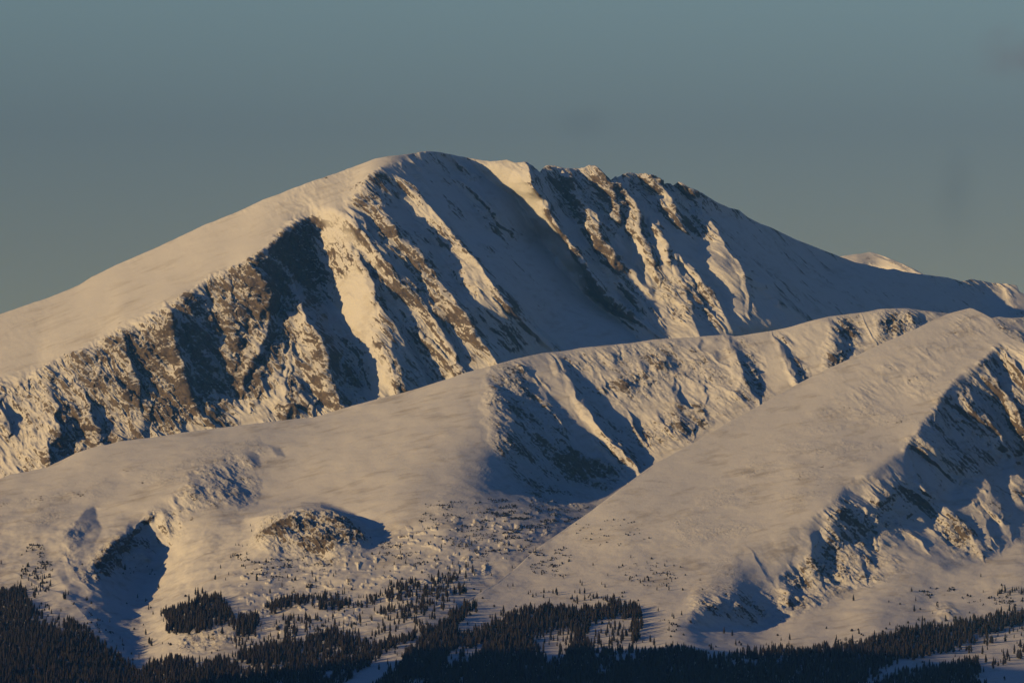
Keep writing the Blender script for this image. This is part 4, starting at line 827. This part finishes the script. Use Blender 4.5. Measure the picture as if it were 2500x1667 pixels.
CLEAR = [[(1312,1534),(1386,1520),(1400,1530),(1380,1600),(1335,1612),(1300,1560)],
 [(1445,1510),(1490,1490),(1540,1498),(1548,1560),(1530,1585),(1450,1580),(1430,1545)],
 [(1083,1600),(1110,1570),(1182,1558),(1175,1580),(1120,1613),(1090,1620)], [(1456,1620),(1488,1610),(1492,1625),(1460,1650)],
 [(1000,1650),(1045,1640),(1050,1655),(1010,1680)], [(1115,1650),(1150,1642),(1148,1662),(1120,1668)], [(70,1498),(112,1495),(115,1508),(75,1510)],
 [(1740,1612),(1800,1598),(1870,1600),(1880,1606),(1800,1618),(1750,1628)], [(1880,1596),(1960,1590),(1955,1598),(1890,1610)],
 [(1440,1590),(1550,1583),(1600,1590),(1560,1600),(1470,1602)], [(0,1600),(28,1598),(30,1612),(0,1612)], [(150,1600),(185,1604),(180,1614),(150,1612)], [(640,1655),(700,1650),(710,1664),(650,1668)]]
CLEARR = [raster([(1., c)], 1) for c in CLEAR]
PTS = []
for zone, area, h0, h1, poly, _ in FOREST:
    p = np.array(poly, float); x0, y0 = p.min(0)-(45 if _ else 8); x1, y1 = p.max(0)+(25 if _ else 8)
    n = int((x1-x0)*(y1-y0)/area); x = x0+rng.rand(n)*(x1-x0); y = y0+rng.rand(n)*(y1-y0)
    k = samp(raster([(1., poly)], 5 if _ else 1), x, y)+(.28 if _ else 0)+.6*gnoise(x/15., y/6., x*0, 93)+.5*gnoise(x/45., y/12., x*0, 94)-.09 > .5
    cl = np.zeros(n, bool); gq = .55*gnoise(x/16., y/8., x*0, 97)+.4*gnoise(x/7., y/5., x*0, 98)
    for c in CLEARR: cl |= samp(c, x, y)+gq > .5
    cl &= rng.rand(n) < (.93 if area < 40 else .6)
    k &= ~cl
    # clumping
    g = gnoise(x/34., y/12., x*0, 91)+.6*gnoise(x/90., y/30., x*0, 92)
    if area > 30: k &= g > (-.05 if area > 60 else -.25)
    x, y = x[k], y[k]; hh = h0+(h1-h0)*rng.rand(len(x))**1.3
    PTS.append(np.stack([x, y+S*(hh/13), hh, np.full(len(x), area), np.full(len(x), hash(zone) % 1 if False else FOREST.index((zone, area, h0, h1, poly, _)))], 1))
# lone trees picked out on the snow
LONE = [(1229,1500,15),(1290,1452,7),(1295,1446,6),(1328,1448,9),(1350,1450,9),(1360,1453,12),(1358,1449,11),(1397,1459,7),(1457,1460,11),(1469,1428,6),(1555,1382,6),(1375,1411,7),(1594,1403,5),(1628,1371,5),
 (1640,1420,6),(1607,1490,7),(1645,1510,10),(1641,1505,8),(1480,1552,9),(1496,1545,12),(1510,1540,9),(1523,1537,11),(1531,1550,9),(1424,1605,9),(1330,1570,12),(1370,1590,13),(1366,1580,9),(1545,1588,9),
 (1036,1293,5),(1043,1289,5),(1047,1290,4),(1064,1283,5),(1092,1270,4),(524,1412,9),(526,1408,8),(550,1413,6),(575,1330,5),(583,1331,5),(592,1334,5),(604,1334,5),(563,1360,7),(568,1357,8),(538,1386,8),(603,1355,7),(612,1285,6),(614,1297,6),
 (702,1412,9),(722,1420,9),(755,1424,8),(848,1418,6),(850,1427,6),(917,1388,5),(937,1384,5),(938,1400,6),(885,1498,6),(880,1510,6),(815,1510,6),(858,1530,8),(870,1527,8),(925,1550,12),(954,1540,9),(815,1535,10),(828,1527,9),(745,1545,10),
 (622,1578,10),(636,1572,9),(3,1376,9),(1200,1404,6),(1308,1345,9),(1302,1350,8),(1296,1352,7),(1250,1390,6),(2287,1480,9),(2290,1482,7),(2486,1605,16),(2450,1600,13),(2407,1615,14),(1890,1600,8)]
PTS.append(np.array([(x, y, h, 0, 99) for x, y, h in LONE], float))
T = np.concatenate(PTS, 0)
def ground(x, y):
    P1, ok1 = at(near, x, y); P2, ok2 = at(mid, x, y)
    topn = np.interp(x, near.px, near.top, left=9999)
    use = ok1 & (y > topn)
    P = np.where(use[:, None], P1, P2); return P, use | ok2
P, ok = ground(T[:, 0], T[:, 1]); T = T[ok]; P = P[ok]
app = T[:, 2]*F/P[:, 1]
inview = (T[:, 0] > 5) & (T[:, 0] < 2495) & (T[:, 1] < 1672)
score = app+np.where(T[:, 3] == 0, 6, 0)+np.where((T[:, 3] > 30), 1.0, 0); score[~inview] = -1
order = np.argsort(-score); pick = np.zeros(len(T), bool); pick[order[:300]] = True
rest = ~pick
def merge(idx, geos, extra=None):
    Vs = []; Fs = []; base = 0
    gi = rng.randint(0, len(geos), len(idx)); ang = rng.rand(len(idx))*6.28; ws = .8+.5*rng.rand(len(idx))
    for g in range(len(geos)):
        ii = idx[gi == g]; 
        if len(ii) == 0: continue
        gv, gf = geos[g]
        if extra is not None: gf = np.concatenate([gf, extra[1]+len(gv)]); gv = np.concatenate([gv, extra[0]])
        a = ang[gi == g][:, None]; h = T[ii, 2][:, None]; w = ws[gi == g][:, None]*h
        X = (gv[:, 0]*np.cos(a)-gv[:, 1]*np.sin(a))*w+P[ii, 0][:, None]
        Y = (gv[:, 0]*np.sin(a)+gv[:, 1]*np.cos(a))*w+P[ii, 1][:, None]
        Z = gv[:, 2]*h+P[ii, 2][:, None]-.3
        V = np.stack([X, Y, Z], -1).reshape(-1, 3)
        Fx = (gf[None]+(np.arange(len(ii))*len(gv))[:, None, None]).reshape(-1, 3)+base
        base += len(V); Vs.append(V); Fs.append(Fx)
    return np.concatenate(Vs), np.concatenate(Fs)
small = T[:, 2] < 5.0
V, Fx = merge(np.where(rest & ~small)[0], protos, trk)
fo = bpy.data.objects.new('forest', tri_mesh('forest', V, Fx, M_crown)); C.objects.link(fo); fo['kind'] = 'stuff'; fo['label'] = 'dense dark spruce forest filling the lower slopes and basin'; fo['category'] = 'forest'
# wind-flattened scrub on the basin hummocks
SCRUB = [(90, [(1160,1215),(1300,1222),(1440,1235),(1420,1262),(1340,1290),(1260,1275),(1180,1245)]), (110, [(1240,1240),(1340,1260),(1300,1300),(1230,1330),(1190,1300)]), (260, [(1040,1225),(1200,1225),(1300,1290),(1260,1350),(1100,1340),(1020,1280)]),
 (170, [(880,1310),(940,1320),(1010,1340),(1040,1370),(960,1380),(900,1340)]), (200, [(1180,1320),(1290,1300),(1300,1330),(1240,1370),(1150,1370),(1170,1340)]), (200, [(640,1370),(740,1350),(830,1380),(830,1400),(700,1395)]),
 (200, [(1280,1350),(1400,1330),(1380,1410),(1300,1400)]), (900, [(1400,1280),(1560,1260),(1600,1330),(1420,1340)]), (450, [(1500,1380),(1660,1370),(1680,1420),(1560,1440)]), (150, [(2230,1440),(2330,1430),(2340,1450),(2270,1460)]),
 (120, [(90,1350),(128,1355),(130,1400),(90,1385)]), (120, [(60,1330),(110,1325),(110,1350),(50,1356)]), (220, [(150,1450),(240,1500),(330,1600),(240,1540)]), (300, [(270,1380),(360,1380),(390,1400),(300,1400)]),
 (140, [(560,1340),(700,1400),(690,1420),(600,1400)]), (300, [(1600,1500),(1700,1520),(1690,1560),(1620,1540)]), (200, [(2340,1460),(2500,1455),(2500,1475),(2380,1482)]), (300, [(2010,1600),(2250,1590),(2300,1570),(2010,1560)])]
q = []
for area, poly in SCRUB:
    p = np.array(poly, float); x0, y0 = p.min(0); x1, y1 = p.max(0); n = int((x1-x0)*(y1-y0)/area*14)
    x = x0+rng.rand(n)*(x1-x0); y = y0+rng.rand(n)*(y1-y0)
    k = inpoly(x, y, poly) & (gnoise(x/30., y/9., x*0, 95)+.5*gnoise(x/80., y/20., x*0, 96) > .10)
    x, y = x[k], y[k]; q.append(np.stack([x, y, 1.2+2.4*rng.rand(len(x))**2, x*0+50, x*0+98], 1))
T2 = np.concatenate(q, 0); P2, ok = ground(T2[:, 0], T2[:, 1]); T2 = T2[ok]; P2 = P2[ok]
Ts, Ps = T, P
sm_idx = np.where(rest & small)[0]
T = np.concatenate([T2, Ts[sm_idx]]); P = np.concatenate([P2, Ps[sm_idx]])
V, Fx = merge(np.arange(len(T)), bushes)
so = bpy.data.objects.new('shrubs', tri_mesh('shrubs', V, Fx, M_crown)); C.objects.link(so); so['kind'] = 'stuff'; so['label'] = 'low wind-flattened scrub poking through the basin snow'; so['category'] = 'scrub'
T, P = Ts, Ps
crown_me = [tri_mesh('crown', v, f, M_crown) for v, f in protos]; trunk_me = tri_mesh('trunk', trk[0], trk[1], M_bark)
ZL = {'left': ('tall dark spruce in the shaded wood on the lower left spur', 'spruces of the lower left spur'),
 'low': ('dark spruce in the wood along the bottom edge left of centre', 'spruces along the bottom left of centre'),
 'grove': ('tall spruce in the dense grove beside the blue-shaded hollow', 'spruces of the grove by the hollow'),
 'belt': ('spruce in the long narrow belt of trees crossing the basin', 'spruces of the basin belt'),
 'basin': ('spruce in the loose clumps on the snowy basin floor', 'spruces scattered in clumps on the basin floor'),
 'mid': ('dark spruce in the wide wood at the foot of the smooth near slope', 'spruces at the foot of the near slope'),
 'slope': ('small spruce on the open snow above the wide wood', 'small spruces on the open near slope'),
 'rightwood': ('dark spruce in the long wood below the right-hand rock face', 'spruces below the right-hand rock face'),
 'rightstrip': ('small spruce in the thin strip by the right edge', 'spruces of the thin right strip'),
 'knoll': ('small spruce on the snowy flank of the rocky knoll', 'spruces around the rocky knoll'),
 'lone': ('spruce standing apart on open snow with its shadow beside it', 'spruces standing apart on open snow')}
for i in np.where(pick)[0]:
    z = 'lone' if T[i, 4] > 90 else FOREST[int(T[i, 4])][0]
    e = bpy.data.objects.new('spruce_tree', None); C.objects.link(e); e.location = (P[i, 0], P[i, 1], P[i, 2]-.3)
    e.rotation_euler = (0, 0, random.random()*6.28); h = T[i, 2]; w = h*(.8+.5*random.random()); e.scale = (w, w, h)
    e['label'], e['group'] = ZL[z]; e['category'] = 'tree'
    for nm, me in (('crown', crown_me[i % 8]), ('trunk', trunk_me)):
        o = bpy.data.objects.new(nm, me); C.objects.link(o); o.parent = e
print('trees', len(T), 'scrub', len(T2))
# ------------------------------------------------------------------ thin blue air between the camera and the mountains
hm = bpy.data.meshes.new('haze')
bx0, bx1, by0, by1, bz0, bz1 = -70000, 70000, -6000, 70000, -300, 1900
hm.from_pydata([(x, y, z) for x in (bx0, bx1) for y in (by0, by1) for z in (bz0, bz1)], [], [(0,1,3,2),(4,6,7,5),(0,4,5,1),(2,3,7,6),(0,2,6,4),(1,5,7,3)])
hz = bpy.data.objects.new('haze', hm); C.objects.link(hz); hz['kind'] = 'stuff'; hz['label'] = 'thin blue morning haze in front of the mountains'; hz['category'] = 'haze'
mh = bpy.data.materials.new('haze'); mh.use_nodes = True; n_ = mh.node_tree; n_.nodes.clear()
o_ = n_.nodes.new('ShaderNodeOutputMaterial'); v_ = n_.nodes.new('ShaderNodeVolumePrincipled'); n_.links.new(v_.outputs[0], o_.inputs['Volume'])
v_.inputs['Density'].default_value = HAZE_D; v_.inputs['Color'].default_value = HAZE_C
v_.inputs['Absorption Color'].default_value = (1, 1, 1, 1); v_.inputs['Anisotropy'].default_value = 0.0
hm.materials.append(mh)
